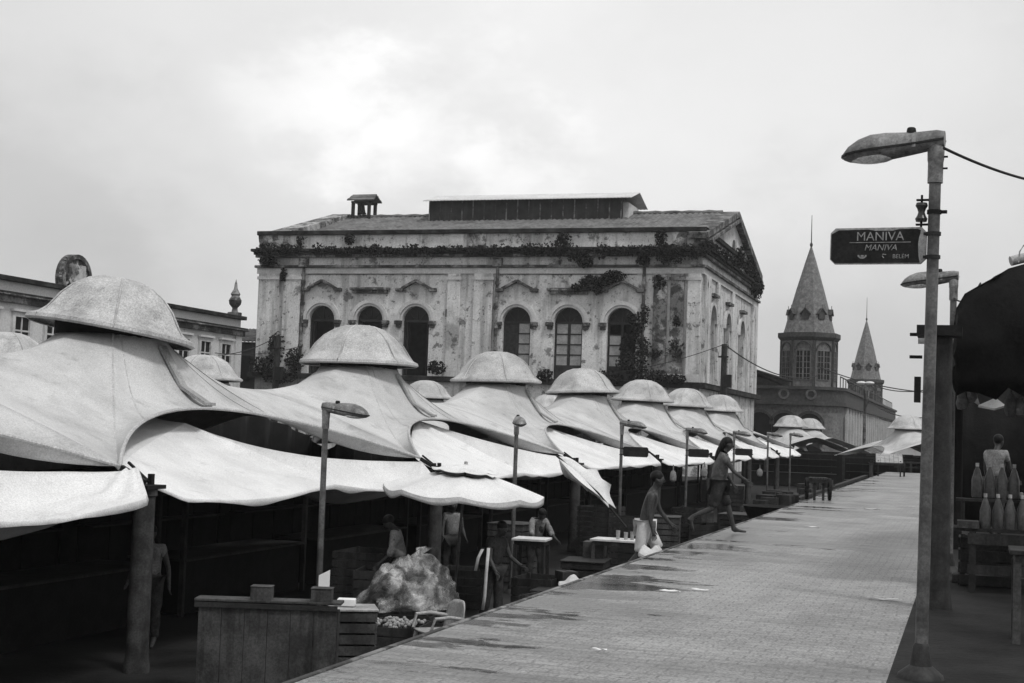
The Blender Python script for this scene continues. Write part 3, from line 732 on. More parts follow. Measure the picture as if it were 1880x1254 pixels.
# bell turret on the ridge
bt = atY(668, 399, YM)
s_ = (atY(697, 380, YM).x-atY(643, 380, YM).x)
m = MB(); hz = atY(668, 371, YM).z
m.box((bt.x, YM-.7, hz-.1), (s_*.66, .2, .18)); m.box((bt.x, YM+.7, hz-.1), (s_*.66, .2, .18)); m.box((bt.x, YM, hz-.1), (.2, 1.3, .17))
bto = hb(m, 'bell_turret', 'wood')
for dx in (-.30, .30):
    for dy in (-.7, .7): m = MB(); m.box((bt.x+dx*s_*.9, YM+dy, (bt.z-.5+hz)/2-.1), (.26, .26, hz-bt.z+.3)); hb(m, 'post', 'wood', bto)
m = MB(); ht = atY(668, 358.5, YM).z
for sg in (-1, 1):
    for k in range(4):
        f0, f1 = k/4, (k+1.25)/4
        m.box((bt.x, YM+sg*1.0*(1-(f0+f1)/2), hz+(ht-hz)*((f0+f1)/2)+.04*(1-k % 2)), (s_*(.90-.03*k), .36, .10), rx=-sg*.55)
hb(m, 'turret_roof', 'tile', bto)
m = MB(); m.lathe([(.0, .95), (.13, .93), (.2, .78), (.25, .45), (.32, .15), (.42, .0), (.36, .02), (.0, .1)], (bt.x-.1, YM-.2, bt.z+.28), 16); m.tube([(bt.x-.1, YM-.2, bt.z+1.2), (bt.x-.1, YM-.2, hz)], .04, 6); hb(m, 'bell', 'black', bto)
# rainwater pipes
for px in (557, 913, 1182):
    x = fp(px, 560).x; m = MB(); m.tube([(x, DB-.2, FLOOR+2), (x, DB-.2, zArT)], .13, 8)
    for py in (520, 560, 600, 640): m.lathe([(.2, -.12), (.2, .12)], (x, DB-.2, fz(py)), 8)
    m.box((x, DB-.26, zArT+.2), (.7, .5, .7)); hb(m, 'downpipe', 'trim')
m = MB(); a = fp(832, 575); m.bb((a.x-.6, DB-.16, a.z-.3), (a.x+.25, DB-.004, a.z+.3)); hb(m, 'wall_plate', 'joiner')

# plants rooted in the masonry
def plant(label, spots, seed, leaf=.27, dens=210):
    r = random.Random(seed); m = MB(); STS = []
    base = spots[0][0]
    for c, rad, k in spots:
        for _ in range(int(dens*k)):
            d = Vector((r.gauss(0, 1), r.gauss(0, 1), r.gauss(0, 1))); d = d.normalized()*(r.random()**.4)
            p = Vector(c)+Vector((d.x*rad[0], -abs(d.y)*rad[1], d.z*rad[2]))
            u = Vector((r.uniform(-1, 1), r.uniform(-1, 1), r.uniform(-1, 1))).normalized(); v = u.cross(Vector((r.uniform(-1, 1), r.uniform(-1, 1), r.uniform(-1, 1)))).normalized()
            s = leaf*r.uniform(.35, 1.3)
            m.add([p-u*s*.5, p+v*s*.32, p+u*s*.5, p-v*s*.32], [(0, 1, 2, 3)])
        st = MB(); STS.append(st)
        for _ in range(2):
            q = Vector(c)+Vector((r.uniform(-1, 1)*rad[0]*.7, -.5*rad[1], r.uniform(-.2, .9)*rad[2])); st.tube([Vector(c)+Vector((0, 0, -rad[2]*.6)), q], [.05, .015], 5)
    t = thing('wall_plant', label, 'plant', base, group='plants growing on the old market hall')
    m.build('foliage', 'leaf', t, org=base); [st.build('stem', 'wood', t, org=base) for st in STS]; return t
def pf(px, py, off=.5): q = fp(px, py); return Vector((q.x, DB-off, q.z))
plant('bushy plants at left corner of the hall cornice', [(pf(500, 463, .7), (1.2, .6, .7), 1.6), (pf(540, 459, .7), (1.3, .5, .4), 1.1), (pf(497, 482, .4), (1.0, .4, .5), 1.4), (pf(555, 448, .3), (.35, .3, 1.0), .7), (pf(524, 505, .3), (.35, .3, .6), .6)], 1)
plant('creeping plants along the cornice above the left three windows', [(pf(x+(x*7) % 19, 459+(x % 5), .75), (.5+((x*13) % 10)*.08, .35, .22+((x*5) % 7)*.05), .45+((x*3) % 5)*.1) for x in range(585, 825, 22)]+[(pf(645, 440, .3), (.5, .3, .5), .9)], 2)
plant('creeping plants along the middle stretch of the cornice', [(pf(x+(x*11) % 17, 459+(x % 5), .75), (.5+((x*7) % 10)*.08, .35, .2+((x*5) % 7)*.05), .4+((x*3) % 5)*.1) for x in range(835, 1000, 24)], 3)
plant('leaning shrub on the cornice over the two right windows', [(pf(1040, 442, .6), (.6, .4, .7), 1), (pf(1030, 460, .7), (1.6, .5, .7), 1.8), (pf(1062, 470, .5), (1.1, .5, .6), 1.6), (pf(1078, 482, .5), (.7, .4, .5), 1.2), (pf(985, 460, .7), (1.3, .5, .5), 1.2)], 4)
plant('thick plants at right end of the front cornice', [(pf(x, 461+(x % 4), .8), (.9+((x*7) % 10)*.07, .45, .35+((x*5) % 7)*.05), .9) for x in range(1110, 1292, 24)]+[(pf(1215, 440, .3), (.5, .3, .8), 1), (pf(1235, 474, .6), (1.2, .5, .6), 1.6)], 5)
plant('shrub sprouting beside the hood of the broken window', [(pf(1085, 520, .3), (.9, .5, .6), 1.8), (pf(1110, 516, .3), (.9, .5, .5), 1.6), (pf(1130, 508, .3), (.9, .5, .5), 1.4), (pf(1062, 530, .3), (.5, .4, .4), .8), (pf(1100, 530, .3), (.5, .4, .5), 1), (pf(1183, 480, .4), (.6, .4, .4), 1)], 6)
plant('large dark shrub spilling out of the broken right window', [(pf(1172, 605, .5), (.5, .6, 1.3), 1.8), (pf(1184, 640, .5), (.6, .6, 1.0), 1.4), (pf(1165, 668, .7), (1.3, .8, .9), 2.6), (pf(1195, 692, .6), (1.8, .8, .6), 2.8), (pf(1120, 694, .6), (1.2, .7, .6), 2), (pf(1235, 697, .6), (1.4, .7, .4), 1.8), (pf(1150, 640, .1), (.5, .4, 1.2), 1.3), (pf(1160, 585, .1), (.4, .3, .5), .6), (pf(1187, 580, .3), (.4, .3, .9), .6)], 7)
plant('dark climbing plants on the wall at far left of the hall', [(pf(512, 640, .4), (.8, .5, 1.4), 2.4), (pf(545, 662, .4), (.9, .5, 1.0), 2.2), (pf(490, 672, .5), (1.4, .6, .8), 2.4), (pf(520, 690, .5), (1.8, .7, .7), 3)], 8)
plant('small plant tuft on the ledge beside the third cap', [(pf(806, 676, .5), (.8, .5, .6), 1.6), (pf(1005, 690, .5), (.7, .5, .5), 1.2)], 9)
sc = lambda px, py: atX(px, py, XR+.4)
plant('shrubs hanging off the far right edge of the gable', [(sc(1375, 492), (.7, .9, .9), 1.9), (sc(1383, 515), (.7, .9, .9), 1.9), (sc(1388, 536), (.7, .9, .8), 1.8), (sc(1360, 470), (.5, .9, .8), 1.2), (sc(1393, 527), (.6, .5, .4), .6)], 10)
plant('plants along the sloping side cornice by the gable', [(sc(x, 452+(x-1300)*.66), (.7, .8, .5), 1.2) for x in range(1300, 1360, 14)], 11)
plant('dark vine running down the right corner pilasters', [(pf(1212, 520, .3), (.6, .2, .6), .5), (pf(1244, 590, .3), (.35, .2, .5), .4), (pf(1240, 640, .3), (.7, .2, .8), .5), (pf(1205, 650, .3), (.6, .2, .5), .4)], 12, .26)

# ------------------------------------------------------------------ pale colonial building on the left
LC = -54.6
lp = lambda px, py: atX(px, py, LC)
yE = lp(440, 640).y; y0 = lp(-140, 600).y
co = thing('colonial_building', 'long pale building with small windows behind the biggest cap', 'building', (LC, yE, FLOOR)); CO = Vector((LC, yE, FLOOR))
zT = lp(438, 580).z; zP = lp(438, 600).z; zQ = lp(438, 609).z
m = MB(); m.bb((LC-14, y0, FLOOR), (LC, yE, zT-.3)); m.build('wall', 'colon', co, org=CO)
m = MB(); m.bb((LC-14.3, y0-.3, zT-.298), (LC+.35, yE+.35, zT)); m.build('parapet_cap', 'moss', co, org=CO, bevel=.04)
m = MB(); m.bb((LC+.004, y0, zQ+.05), (LC+.55, yE+.5, zP-.22)); m.bb((LC+.004, y0, zQ-.35), (LC+.3, yE+.3, zQ+.046)); m.build('cornice', 'trim', co, org=CO, bevel=.05)
m = MB(); m.bb((LC+.004, y0, zP-.216), (LC+.42, yE+.4, zP-.08)); m.build('cornice', 'moss', co, org=CO)
m = MB(); m.bb((LC+.004, yE-.9, FLOOR), (LC+.16, yE+.02, zQ-.36)); m.build('pilaster', 'trimlt', co, org=CO)
wy = [lp(375, 640).y, lp(413, 640).y]; dy = wy[1]-wy[0]
zw1 = lp(413, 632).z; zw0 = lp(413, 690).z
k = 0
while wy[1]-k*dy > y0+1.5:
    y = wy[1]-k*dy
    f = MB()
    for a, b in (((y-.95, zw0), (y-.7, zw1)), ((y+.7, zw0), (y+.95, zw1)), ((y-.95, zw1+.003), (y+.95, zw1+.3))): f.bb((LC+.004, a[0], a[1]), (LC+.16, b[0], b[1]))
    for q in (.33, .66): f.bb((LC+.03, y-.7, zw0+(zw1-zw0)*q-.05), (LC+.08, y+.7, zw0+(zw1-zw0)*q+.05))
    f.bb((LC+.03, y-.05, zw0), (LC+.085, y+.05, zw1))
    f.bb((LC+.004, y-1.05, zw1+.31), (LC+.3, y+1.05, zw1+.46))
    fo = f.build('window', 'trimlt', co, org=CO)
    g = MB(); g.bb((LC+.004, y-.7, zw0), (LC+.02, y+.7, zw1)); g.build('pane', 'panedk', fo, org=CO)
    k += 1
u = lp(437, 578)
m = MB(); m.lathe([(.55, 0), (.55, .25), (.25, .3), (.2, .6), (.45, .9), (.5, 1.2), (.3, 1.55), (.38, 1.7), (.15, 2.1), (.1, 2.5), (0, 2.9)], (LC-.3, u.y, zT), 14); m.build('urn', 'trim', co, org=CO)
e = lp(135, 503)
zc_ = lp(135, 512).z
m = MB(); rr = (lp(162, 500).y-lp(108, 500).y)/2
m.lathe([(0, 0), (rr*.82, 0), (rr*.82, .25), (rr, .25), (rr, -.35), (0, -.35)], (LC+.1, e.y, zc_), 28, rot=Matrix.Rotation(math.pi/2, 3, 'Y')); cr = m.build('crest', 'trim', co, org=CO)
m = MB()
r = random.Random(2)
m.prism([(e.y-.9, zc_+.9), (e.y+.9, zc_+.9), (e.y+.9, zc_-.1), (e.y, zc_-1.0), (e.y-.9, zc_-.1)], 'x', LC+.12, LC+.3)
for i in range(26):
    a = r.uniform(0, 6.28); q = r.uniform(1.0, 1.5); m.box((LC+.16, e.y+q*math.cos(a), zc_+.1+q*math.sin(a)*.9), (.12, .35, .12), rx=a)
m.build('relief', 'plastw', cr, org=CO)
# low dark house between the two
a = atY(441, 640, 109); b = atY(482, 640, 109); zt = atY(460, 606, 109).z
t = thing('low_house', 'low dark tiled house squeezed between pale building and market hall', 'house', ((a.x+b.x)/2, 109, FLOOR)); HOO = (t.location.x, 109, FLOOR)
m = MB(); m.bb((a.x-3, 109, FLOOR), (b.x, 118, atY(460, 628, 109).z)); m.build('wall', 'louver', t, org=HOO)
m = MB(); zz = atY(460, 628, 109).z; m.grid([[Vector((a.x-3.4+(b.x-a.x+3.4)*i/30, 108.5+6*f, zz+.02+(zt-zz+.4)*f+(.06 if i % 2 else 0))) for i in range(31)] for f in (0, .5, 1)]); m.build('roof', 'tile', t, org=HOO, solid=.1)
m = MB(); m.bb((a.x-.3, 108.9, zz-3.4), (a.x+1, 108.99, zz-1.2)); m.build('window', 'panedk', t, org=HOO)

# ------------------------------------------------------------------ iron market with two spired towers
XI = -13.0
c1 = at(1484, 700, 150); c2 = at(1588, 745, 240)
im = thing('iron_market', 'grey iron market hall with two pointed scaled towers', 'building', (c1.x, c1.y, FLOOR)); IO = Vector((c1.x, c1.y, FLOOR))
YF = c1.y-6.0
zPt, zPb = atY(1470, 709, YF).z, atY(1470, 738, YF).z
XE = atY(1527, 710, YF).x+.8; XW = atY(1300, 710, YF).x; YB = c2.y+8
def foot(off):
    r = 3.5; pts = [(XW, YF-off)]
    for i in range(9):
        a = -math.pi/2+math.pi/2*i/8; pts.append((XE-r+(r+off)*math.cos(a), YF+r+(r+off)*math.sin(a)))
    pts += [(XE+off, YB), (XW, YB)]; return pts
m = MB(); m.prism(foot(0), 'z', FLOOR, zPt-.3); m.build('wall', 'iron', im, org=IO)
m = MB(); m.prism(foot(.25), 'z', zPb+.1, zPt-.31); m.build('parapet', 'irondk', im, org=IO)
m = MB(); m.prism(foot(.5), 'z', zPt-.305, zPt); m.prism(foot(.45), 'z', zPb-.3, zPb+.095); m.build('cornice', 'irondk', im, org=IO)
zw1 = atY(1450, 780, YF).z; zw0 = FLOOR+.6
for px in (1395, 1440, 1487):
    x = atY(px, 760, YF).x; m = MB(); m.prism(arch_loop(x, zw1, 1.22, zw0, 10), 'y', YF-.06, YF-.004); wo = m.build('arched_opening', 'panedk', im, org=IO)
    m = MB(); m.grid([[Vector((x+r*math.cos(math.pi*i/12), yy, zw1+r*math.sin(math.pi*i/12))) for i in range(13)] for r, yy in ((1.24, YF-.004), (1.24, YF-.2), (1.5, YF-.2), (1.5, YF-.004))]); m.build('arch_rim', 'irondk', wo, org=IO)
for px in (1440, 1490):
    x = atY(px, 718, YF).x; m = MB(); m.lathe([(.35, 0), (.55, 0), (.55, .12), (.35, .12)], (x, YF-.27, (zPt+zPb)/2), 14, rot=Matrix.Rotation(math.pi/2, 3, 'X')); m.build('rosette', 'iron', im, org=IO)
n = 26
for i in range(n):
    y = YF+6+(YB-YF-8)*i/(n-1); m = MB(); m.prism(arch_loop(y, zPb-2.1, .85, zPb-7.0, 8), 'x', XE+.004, XE+.05); wo = m.build('window', 'panedk', im, org=IO)
    m = MB(); m.bb((XE+.004, y+1.02, zPb-7.2), (XE+.3, y+1.5, zPb-.31)); m.build('pilaster', 'trimlt', wo, org=IO)
m = MB()
m.tube([(XE-.3, YF+4+(YB-YF-6)*i/30, zPt+1.2) for i in range(31)], .07, 5)
for i in range(31): m.tube([(XE-.3, YF+4+(YB-YF-6)*i/30, zPt), (XE-.3, YF+4+(YB-YF-6)*i/30, zPt+1.2)], .05, 4)
m.build('railing', 'irondk', im, org=IO)
# sloping hall roof to the left of the near tower
ra = atY(1378, 668, YF+9)
m = MB(); m.add([Vector((ra.x-6, YF+2, ra.z+1.2)), (atY(1436, 697, YF+3).x+1, YF+2, zPt+.6), (atY(1436, 697, YF+3).x+1, YB-8, zPt+.6), (ra.x-6, YB-8, ra.z+1.2)], [(0, 1, 2, 3)])
m.add([(XW, YF+2.3, zPt-.2), (atY(1436, 697, YF+3).x+1, YF+2.3, zPt-.2), (atY(1436, 697, YF+3).x+1, YF+2.3, zPt+.5), (ra.x-6, YF+2.3, ra.z+1.1), (XW, YF+2.3, ra.z+1.1)], [(0, 1, 2, 3, 4)])
m.build('roof', 'irondk', im, org=IO, solid=.2)
def tower(c, zbase, Wd, zd, zeave, ztip, zneedle, rot):
    """octagonal lantern with spire; c = axis"""
    cx, cy = c
    oct_ = lambda r, z: [Vector((cx+r*math.cos(rot+math.pi/8+i*math.pi/4), cy+r*math.sin(rot+math.pi/8+i*math.pi/4), z)) for i in range(8)]
    def rings(m, prof):
        R = [oct_(r, z) for r, z in prof]; k = len(R); vs = [p for q in R for p in q]
        m.add(vs, [(i*8+j, i*8+(j+1) % 8, (i+1)*8+(j+1) % 8, (i+1)*8+j) for i in range(k-1) for j in range(8)])
    r0 = Wd/2/math.cos(math.pi/8)*.98
    m = MB(); rings(m, [(r0, zbase), (r0, zd)]); to = m.build('tower', 'iron', im, org=IO, sharp=20)
    m = MB(); rings(m, [(r0+.05, zd-.3), (r0*1.12, zd+.05), (r0*1.12, zeave), (r0*.95, zeave+.02)])
    m.build('eave', 'irondk', to, org=IO, sharp=20)
    m = MB(); rings(m, [(r0*1.03, zbase), (r0*1.03, zbase+.5)]); m.build('plinth', 'irondk', to, org=IO, sharp=20)
    m = MB(); hgt = ztip-zeave
    rings(m, [(r0*.93, zeave+.01), (r0*.88, zeave+hgt*.05), (r0*.76, zeave+hgt*.20), (r0*.50, zeave+hgt*.5), (r0*.2, zeave+hgt*.82), (.06, ztip)])
    sp = m.build('spire', 'spire', to, org=IO, sharp=20)
    m = MB(); m.tube([(cx, cy, ztip-.3), (cx, cy, zneedle)], [.07, .03], 6); m.ell((cx, cy, ztip+.15), (.16, .16, .25), 8, 6); m.build('finial', 'irondk', to, org=IO)
    for i in range(8):
        a = rot+i*math.pi/4; d = Vector((math.cos(a), math.sin(a), 0)); e = Vector((-d.y, d.x, 0)); C0 = Vector((cx, cy, 0))
        ap = r0*math.cos(math.pi/8); hwid = r0*math.sin(math.pi/8)*.72
        pt = lambda u, z, o: C0+d*(ap+o)+e*u+Vector((0, 0, z))
        zspr = zd-.55-hwid
        m = MB(); m.grid([[pt(r*math.cos(math.pi*k/10), zspr+r*math.sin(math.pi*k/10), o) for k in range(11)] for r, o in ((hwid, .01), (hwid, .14), (hwid*1.16, .14), (hwid*1.16, .01))])
        for sg in (-1, 1): m.bar(pt(sg*hwid*1.30, zbase, .04), pt(sg*hwid*1.30, zd-.3, .04), .14, .14)
        ao = m.build('arch_rim', 'irondk', to, org=IO)
        zw0_, zw1_ = zbase+(zd-zbase)*.22, zspr
        m = MB(); m.add([pt(-hwid*.9, zw0_, .03), pt(hwid*.9, zw0_, .03), pt(hwid*.9, zw1_, .03), pt(-hwid*.9, zw1_, .03)], [(0, 1, 2, 3)]); wo = m.build('window', 'panedk', to, org=IO)
        m2 = MB()
        for k in range(5): m2.bar(pt(-hwid*.9+hwid*1.8*k/4, zw0_, .06), pt(-hwid*.9+hwid*1.8*k/4, zw1_, .06), .16 if k == 2 else .06, .05)
        for k in range(6): m2.bar(pt(-hwid*.9, zw0_+(zw1_-zw0_)*k/5, .065), pt(hwid*.9, zw0_+(zw1_-zw0_)*k/5, .065), .05, .06)
        m2.build('window', 'iron', to, org=IO)
        if i % 1 == 0:
            zq = zeave+hgt*.155; ro = r0*.80*math.cos(math.pi/8)
            q = lambda u, z, o: C0+d*(ro+o)+e*u+Vector((0, 0, z))
            m = MB(); w_ = hwid*.45; h_ = hgt*.07
            P0 = [q(-w_, zq, .12), q(w_, zq, .12), q(w_, zq+h_, .12), q(0, zq+h_+w_*1.1, .12), q(-w_, zq+h_, .12)]; P1 = [p-d*1.2 for p in P0]
            m.add(P0+P1, [(0, 1, 2, 3, 4)]+[(k, (k+1) % 5, 5+(k+1) % 5, 5+k) for k in range(5)])
            for sg in (-1, 1): m.bar(q(sg*w_*1.5, zq+h_-.15, -.2), q(0, zq+h_+w_*1.1+.08, -.2), .9, .08)
            m.tube([q(0, zq+h_+w_, .1), q(0, zq+h_+w_+.5, .1)], .03, 4)
            m.build('dormer', 'irondk', to, org=IO)
def tz(px, py, z): return at(px, py, z).z
tower((c1.x, c1.y), zPt-.4, 97/2611*150, tz(1484, 622, 150), tz(1484, 613, 150), tz(1484, 450, 150), tz(1484, 392, 150), -math.pi/2-.10)
tower((c2.x, c2.y), zPt-.4, 57/2611*240, tz(1588, 703, 240), tz(1588, 697, 240), tz(1587, 587, 240), tz(1587, 545, 240), -math.pi/2+.30)
m = MB(); ya = YF+9; m.add([Vector((XE+.1, ya, zPb-4.4)), (XE+5.5, ya, zPb-6.4), (XE+5.5, ya+34, zPb-6.4), (XE+.1, ya+34, zPb-4.4)], [(0, 1, 2, 3)]); m.build('side_canopy', 'trim', im, org=IO, solid=.15)
# far low roofs and trees behind the walkway end, closing the horizon
for i, (px, z, wd, h, lb) in enumerate(((1655, 260, 26, 8, 'distant low grey building behind the far right tent'),)):
    p = at(px, 800, z); t = thing('low_building', lb, 'building', (p.x, p.y, FLOOR))
    m = MB(); m.bb((-wd/2, 0, 0), (wd/2, 10, h*.42)); m.build('wall', 'colon', t); m = MB(); m.prism([(-wd/2-.5, h*.42), (wd/2+.5, h*.42), (wd/2-4, h*.6), (-wd/2+4, h*.6)], 'y', -.6, 10.6); m.build('roof', 'tile', t)
# utility poles and cables
def upole(label, px, py0, z, H=None):
    top = at(px, py0, z); t = thing('utility_pole', label, 'utility pole', (top.x, top.y, FLOOR)); h = top.z-FLOOR
    m = MB(); m.tube([(0, 0, 0), (0, 0, h)], [.28, .2], 10); m.build('pole', 'poledk', t)
    m = MB(); m.box((0, -.25, h-.9), (.7, .12, .12)); m.build('crossarm', 'black', t); m = MB(); m.box((.35, -.3, h-2.6), (.5, .4, .9)); m.build('transformer', 'black', t); return top
u1 = upole('dark utility pole in front of the left end of the hall', 510, 617, 99)
u2 = upole('dark utility pole before the side wall of the hall', 1330, 632, 100)
def cable(label, a, b, sag, r=.03, n=24):
    m = MB(); m.tube([Vector(a).lerp(Vector(b), i/n)-Vector((0, 0, sag*4*(i/n)*(1-i/n))) for i in range(n+1)], r, 6); return tag(m.build('cable', 'wire', org=a), label, 'cable', 'overhead cables')
cable('cable from the pale building to the left utility pole', at(400, 652, 96), u1, .3); cable('lower cable ending at the downpipe of the hall', at(395, 648, 96), fp(556, 634), .35)
cable('cable across the right front corner of the hall', fp(1030, 690), u2, .6, .025)
cable('cable from the right utility pole towards the near spire', u2, at(1500, 690, 140), 1.0, .045)
for a, b, lb in (((1500, 672), (1720, 722), 'thick uppermost cable left of the tall near lamp post'), ((1600, 706), (1720, 712), 'thin upper cable left of the tall near lamp post'), ((1612, 748), (1720, 764), 'lower cable left of the tall near lamp post'), ((1615, 768), (1720, 764), 'lowest cable left of the tall near lamp post')):
    cable(lb, at(*a, 145), at(*b, 120), .5, .05)
# ------------------------------------------------------------------ stalls under the tents
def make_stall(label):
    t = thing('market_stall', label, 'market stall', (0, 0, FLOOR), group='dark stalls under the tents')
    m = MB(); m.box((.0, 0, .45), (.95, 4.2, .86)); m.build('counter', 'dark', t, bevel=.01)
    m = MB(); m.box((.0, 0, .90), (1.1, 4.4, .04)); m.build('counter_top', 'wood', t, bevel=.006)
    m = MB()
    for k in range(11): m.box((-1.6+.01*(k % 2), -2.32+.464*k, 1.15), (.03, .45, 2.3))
    m.build('back_panel', 'dark', t)  # tall boards added to block daylight from behind the stall
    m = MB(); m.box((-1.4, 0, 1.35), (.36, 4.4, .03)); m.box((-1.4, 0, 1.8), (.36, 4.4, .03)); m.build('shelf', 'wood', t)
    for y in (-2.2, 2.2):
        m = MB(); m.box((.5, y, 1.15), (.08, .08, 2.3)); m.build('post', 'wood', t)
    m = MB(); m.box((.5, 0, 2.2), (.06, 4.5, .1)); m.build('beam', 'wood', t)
    return t
LS = ['dark wooden stall in the shade at far left behind the grey pillar', 'dark stall left of the leftmost lamp post, under the big white awning',
      'dark stall just right of the leftmost lamp post', 'dark stall behind the bending vendor in the pale shirt', 'dark stall behind the open umbrella pole', 'dark stall behind the tilted half folded umbrella',
      'dark stall behind the man in white shorts', 'dark stall behind the lamp left of the walking woman', 'dark stall behind the walking woman', 'dark stall past the walking woman', 'dark stall behind the far lamp posts', 'farthest dark stall of the row']
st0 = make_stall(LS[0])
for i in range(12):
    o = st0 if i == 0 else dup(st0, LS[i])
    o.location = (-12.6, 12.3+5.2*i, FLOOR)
# dark cloths added behind the stalls to block daylight, one per tent
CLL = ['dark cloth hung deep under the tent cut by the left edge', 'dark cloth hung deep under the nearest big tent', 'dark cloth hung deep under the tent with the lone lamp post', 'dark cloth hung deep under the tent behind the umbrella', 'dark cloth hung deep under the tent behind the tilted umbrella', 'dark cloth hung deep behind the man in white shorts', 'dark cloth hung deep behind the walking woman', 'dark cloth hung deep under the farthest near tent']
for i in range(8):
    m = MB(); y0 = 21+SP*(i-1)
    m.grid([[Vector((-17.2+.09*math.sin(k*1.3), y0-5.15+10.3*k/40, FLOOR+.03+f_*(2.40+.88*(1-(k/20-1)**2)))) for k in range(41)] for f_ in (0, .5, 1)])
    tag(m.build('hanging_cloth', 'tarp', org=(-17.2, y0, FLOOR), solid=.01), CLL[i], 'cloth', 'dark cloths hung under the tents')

def posn(px, L): u = 1780-px; return Vector((-L, L*(2881/u-.3217), FLOOR))

# open market umbrella
def umbrella(name, label, loc, R, H, drop, tilt=None, fold=0, seed=1):
    t = thing(name, label, 'umbrella', loc, group='market umbrellas'); n = 8
    m = MB(); P = []
    def pt(a, f, k):
        r = R*f; z = H-drop*f**1.25
        sag = abs(math.sin(4*a))*.07*f
        rr = r*(1-.05*abs(math.sin(4*a))*f)
        return Vector((rr*math.cos(a), rr*math.sin(a), z-sag))
    N_ = 64
    m.grid([[pt(2*math.pi*j/N_, .36+(1-.36)*i/7, 0) for j in range(N_+1)] for i in range(8)])
    val = [[pt(2*math.pi*j/N_, 1, 0)+Vector((0, 0, -q*(.10+.02*math.sin(7*j)))) for j in range(N_+1)] for q in (0, .5, 1)]
    m.grid(val); cn = m.build('canopy', 'awning', t, solid=.006, sharp=50)
    m = MB(); m.grid([[pt(2*math.pi*j/N_, .02+.40*i/5, 0)+Vector((0, 0, .07+.03*(i == 5))) for j in range(N_+1)] for i in range(6)]); m.build('vent_cap', 'awning', cn, solid=.006, sharp=50)
    m = MB(); m.tube([(0, 0, .02), (0, 0, H+.02)], .024, 10); m.build('pole', 'pole', t)
    m = MB(); m.lathe([(.11, H-.01), (.10, H+.02), (.03, H+.035), (.03, H+.11), (0, H+.12)], n=12); m.build('finial', 'signed', t)
    m = MB()
    for k in range(8):
        a = math.pi*k/4; m.tube([(0, 0, H-.12), pt(a, .98, 0)+Vector((0, 0, -.03))], .009, 5); m.tube([(0, 0, H-.55), pt(a, .5, 0)+Vector((0, 0, -.03))], .008, 5)
    m.build('rib', 'wood', t)
    m = MB(); m.lathe([(.28, 0), (.28, .08), (.05, .12), (.05, .3), (0, .3)], n=16); m.build('base', 'ground', t)
    return t
uL = 8.1; ub = posn(845, uL); topz = atY(843, 842, ub.y).z-FLOOR
umbrella('market_umbrella', 'open white market umbrella with plain pole, in front of the awnings', ub, 1.34, topz-.15, .36).rotation_euler = (R_(2), R_(3), .3)
# tilted half folded umbrella
ul = posn(1080, 7.7); tb = atY(1100, 890, ul.y)
t = thing('market_umbrella', 'half folded pale umbrella tilted over on its side, beside the lamp with a sign', 'umbrella', (ul.x, ul.y, FLOOR), group='market umbrellas')
q = lambda px, py, o=0: atY(px, py, ul.y+o)-Vector((ul.x, ul.y, FLOOR))
tip = q(1026, 842); e = [q(1046, 880, .3), q(1078, 902, -.35), q(1092, 905, -.55), q(1118, 932, -.2), q(1131, 934, .3), q(1122, 890, .6), q(1096, 862, .5), q(1060, 850, .6)]
m = MB(); P = []
for i in range(7):
    f = i/6; row = []
    for k in range(41):
        s = k/40*8; a = int(s) % 8; b = (a+1) % 8; v = s-int(s)
        p = e[a].lerp(e[b], v); mid = sum(e, Vector())/8; p = p.lerp(mid, .22*math.sin(math.pi*v)); row.append(tip.lerp(p, f)+Vector((0, -.12*math.sin(math.pi*f), .10*math.sin(math.pi*f)*math.sin(3*s))))
    P.append(row)
m.grid(P); m.build('canopy', 'awning', t, solid=.008, sharp=35)
m = MB(); m.tube([tip+Vector((-.05, 0, .06)), q(1098, 905), q(1150, 968)], .022, 8); m.build('pole', 'wood', t)

# wooden stall box at lower left with two boxes and a white card on it
rv = ROT @ Vector((1, 0, 0)); YAW = math.atan2(rv.y, rv.x)
bz = 16.6
A = at(358, 1103, bz); B = at(628, 1099, bz); ztop = (A.z+B.z)/2; bxw = Vector((B.x-A.x, B.y-A.y)).length; C_ = (A+B)/2
t = thing('stall_bench', 'large grey plank stall counter at lower left beside the grey pillar', 'stall counter', (C_.x, C_.y, FLOOR), YAW); h = ztop-FLOOR
m = MB()
for k in range(6):
    x = -bxw/2+.05+(bxw-.1)*(k+.5)/6; m.box((x, .006*(k % 2), (h-.1)/2), ((bxw-.1)/6-.006, .035, h-.12))
for sx in (-1, 1): m.box((sx*(bxw/2-.06), .12, (h-.1)/2), (.035, .2, h-.12))
m.build('front_panel', 'wood2', t)
m = MB(); m.box((0, .10, h-.02), (bxw, .30, .03)); m.build('top', 'wood2', t, bevel=.006)
m = MB(); m.box((-.02, -.03, h-.075), (bxw-.05, .03, .06)); m.build('rail', 'wood', t)
for px in (475, 586):
    p = at(px, 1098, bz-.02); o = MB(); o.box((0, 0, .08), (.24, .2, .17)); o.box((0, 0, .170), (.255, .215, .012))
    o = o.build('box', 'wood2', bevel=.006); o.location = (p.x, p.y+.08, ztop-.02); o.rotation_euler = (0, 0, YAW)
    tag(o, 'small square box on the plank counter, '+('left of the white card' if px < 500 else 'in front of the white card'), 'box', 'boxes on the plank counter')
p = at(594, 1078, bz+.3); o = MB(); o.prism([(-.06, 0), (.07, 0), (.07, .34), (-.06, .27)], 'y', -.01, .01)
o = o.build('card', 'paper'); o.location = (p.x, p.y, ztop); o.rotation_euler = (0, 0, YAW); tag(o, 'white card standing on the plank counter behind the box', 'card')
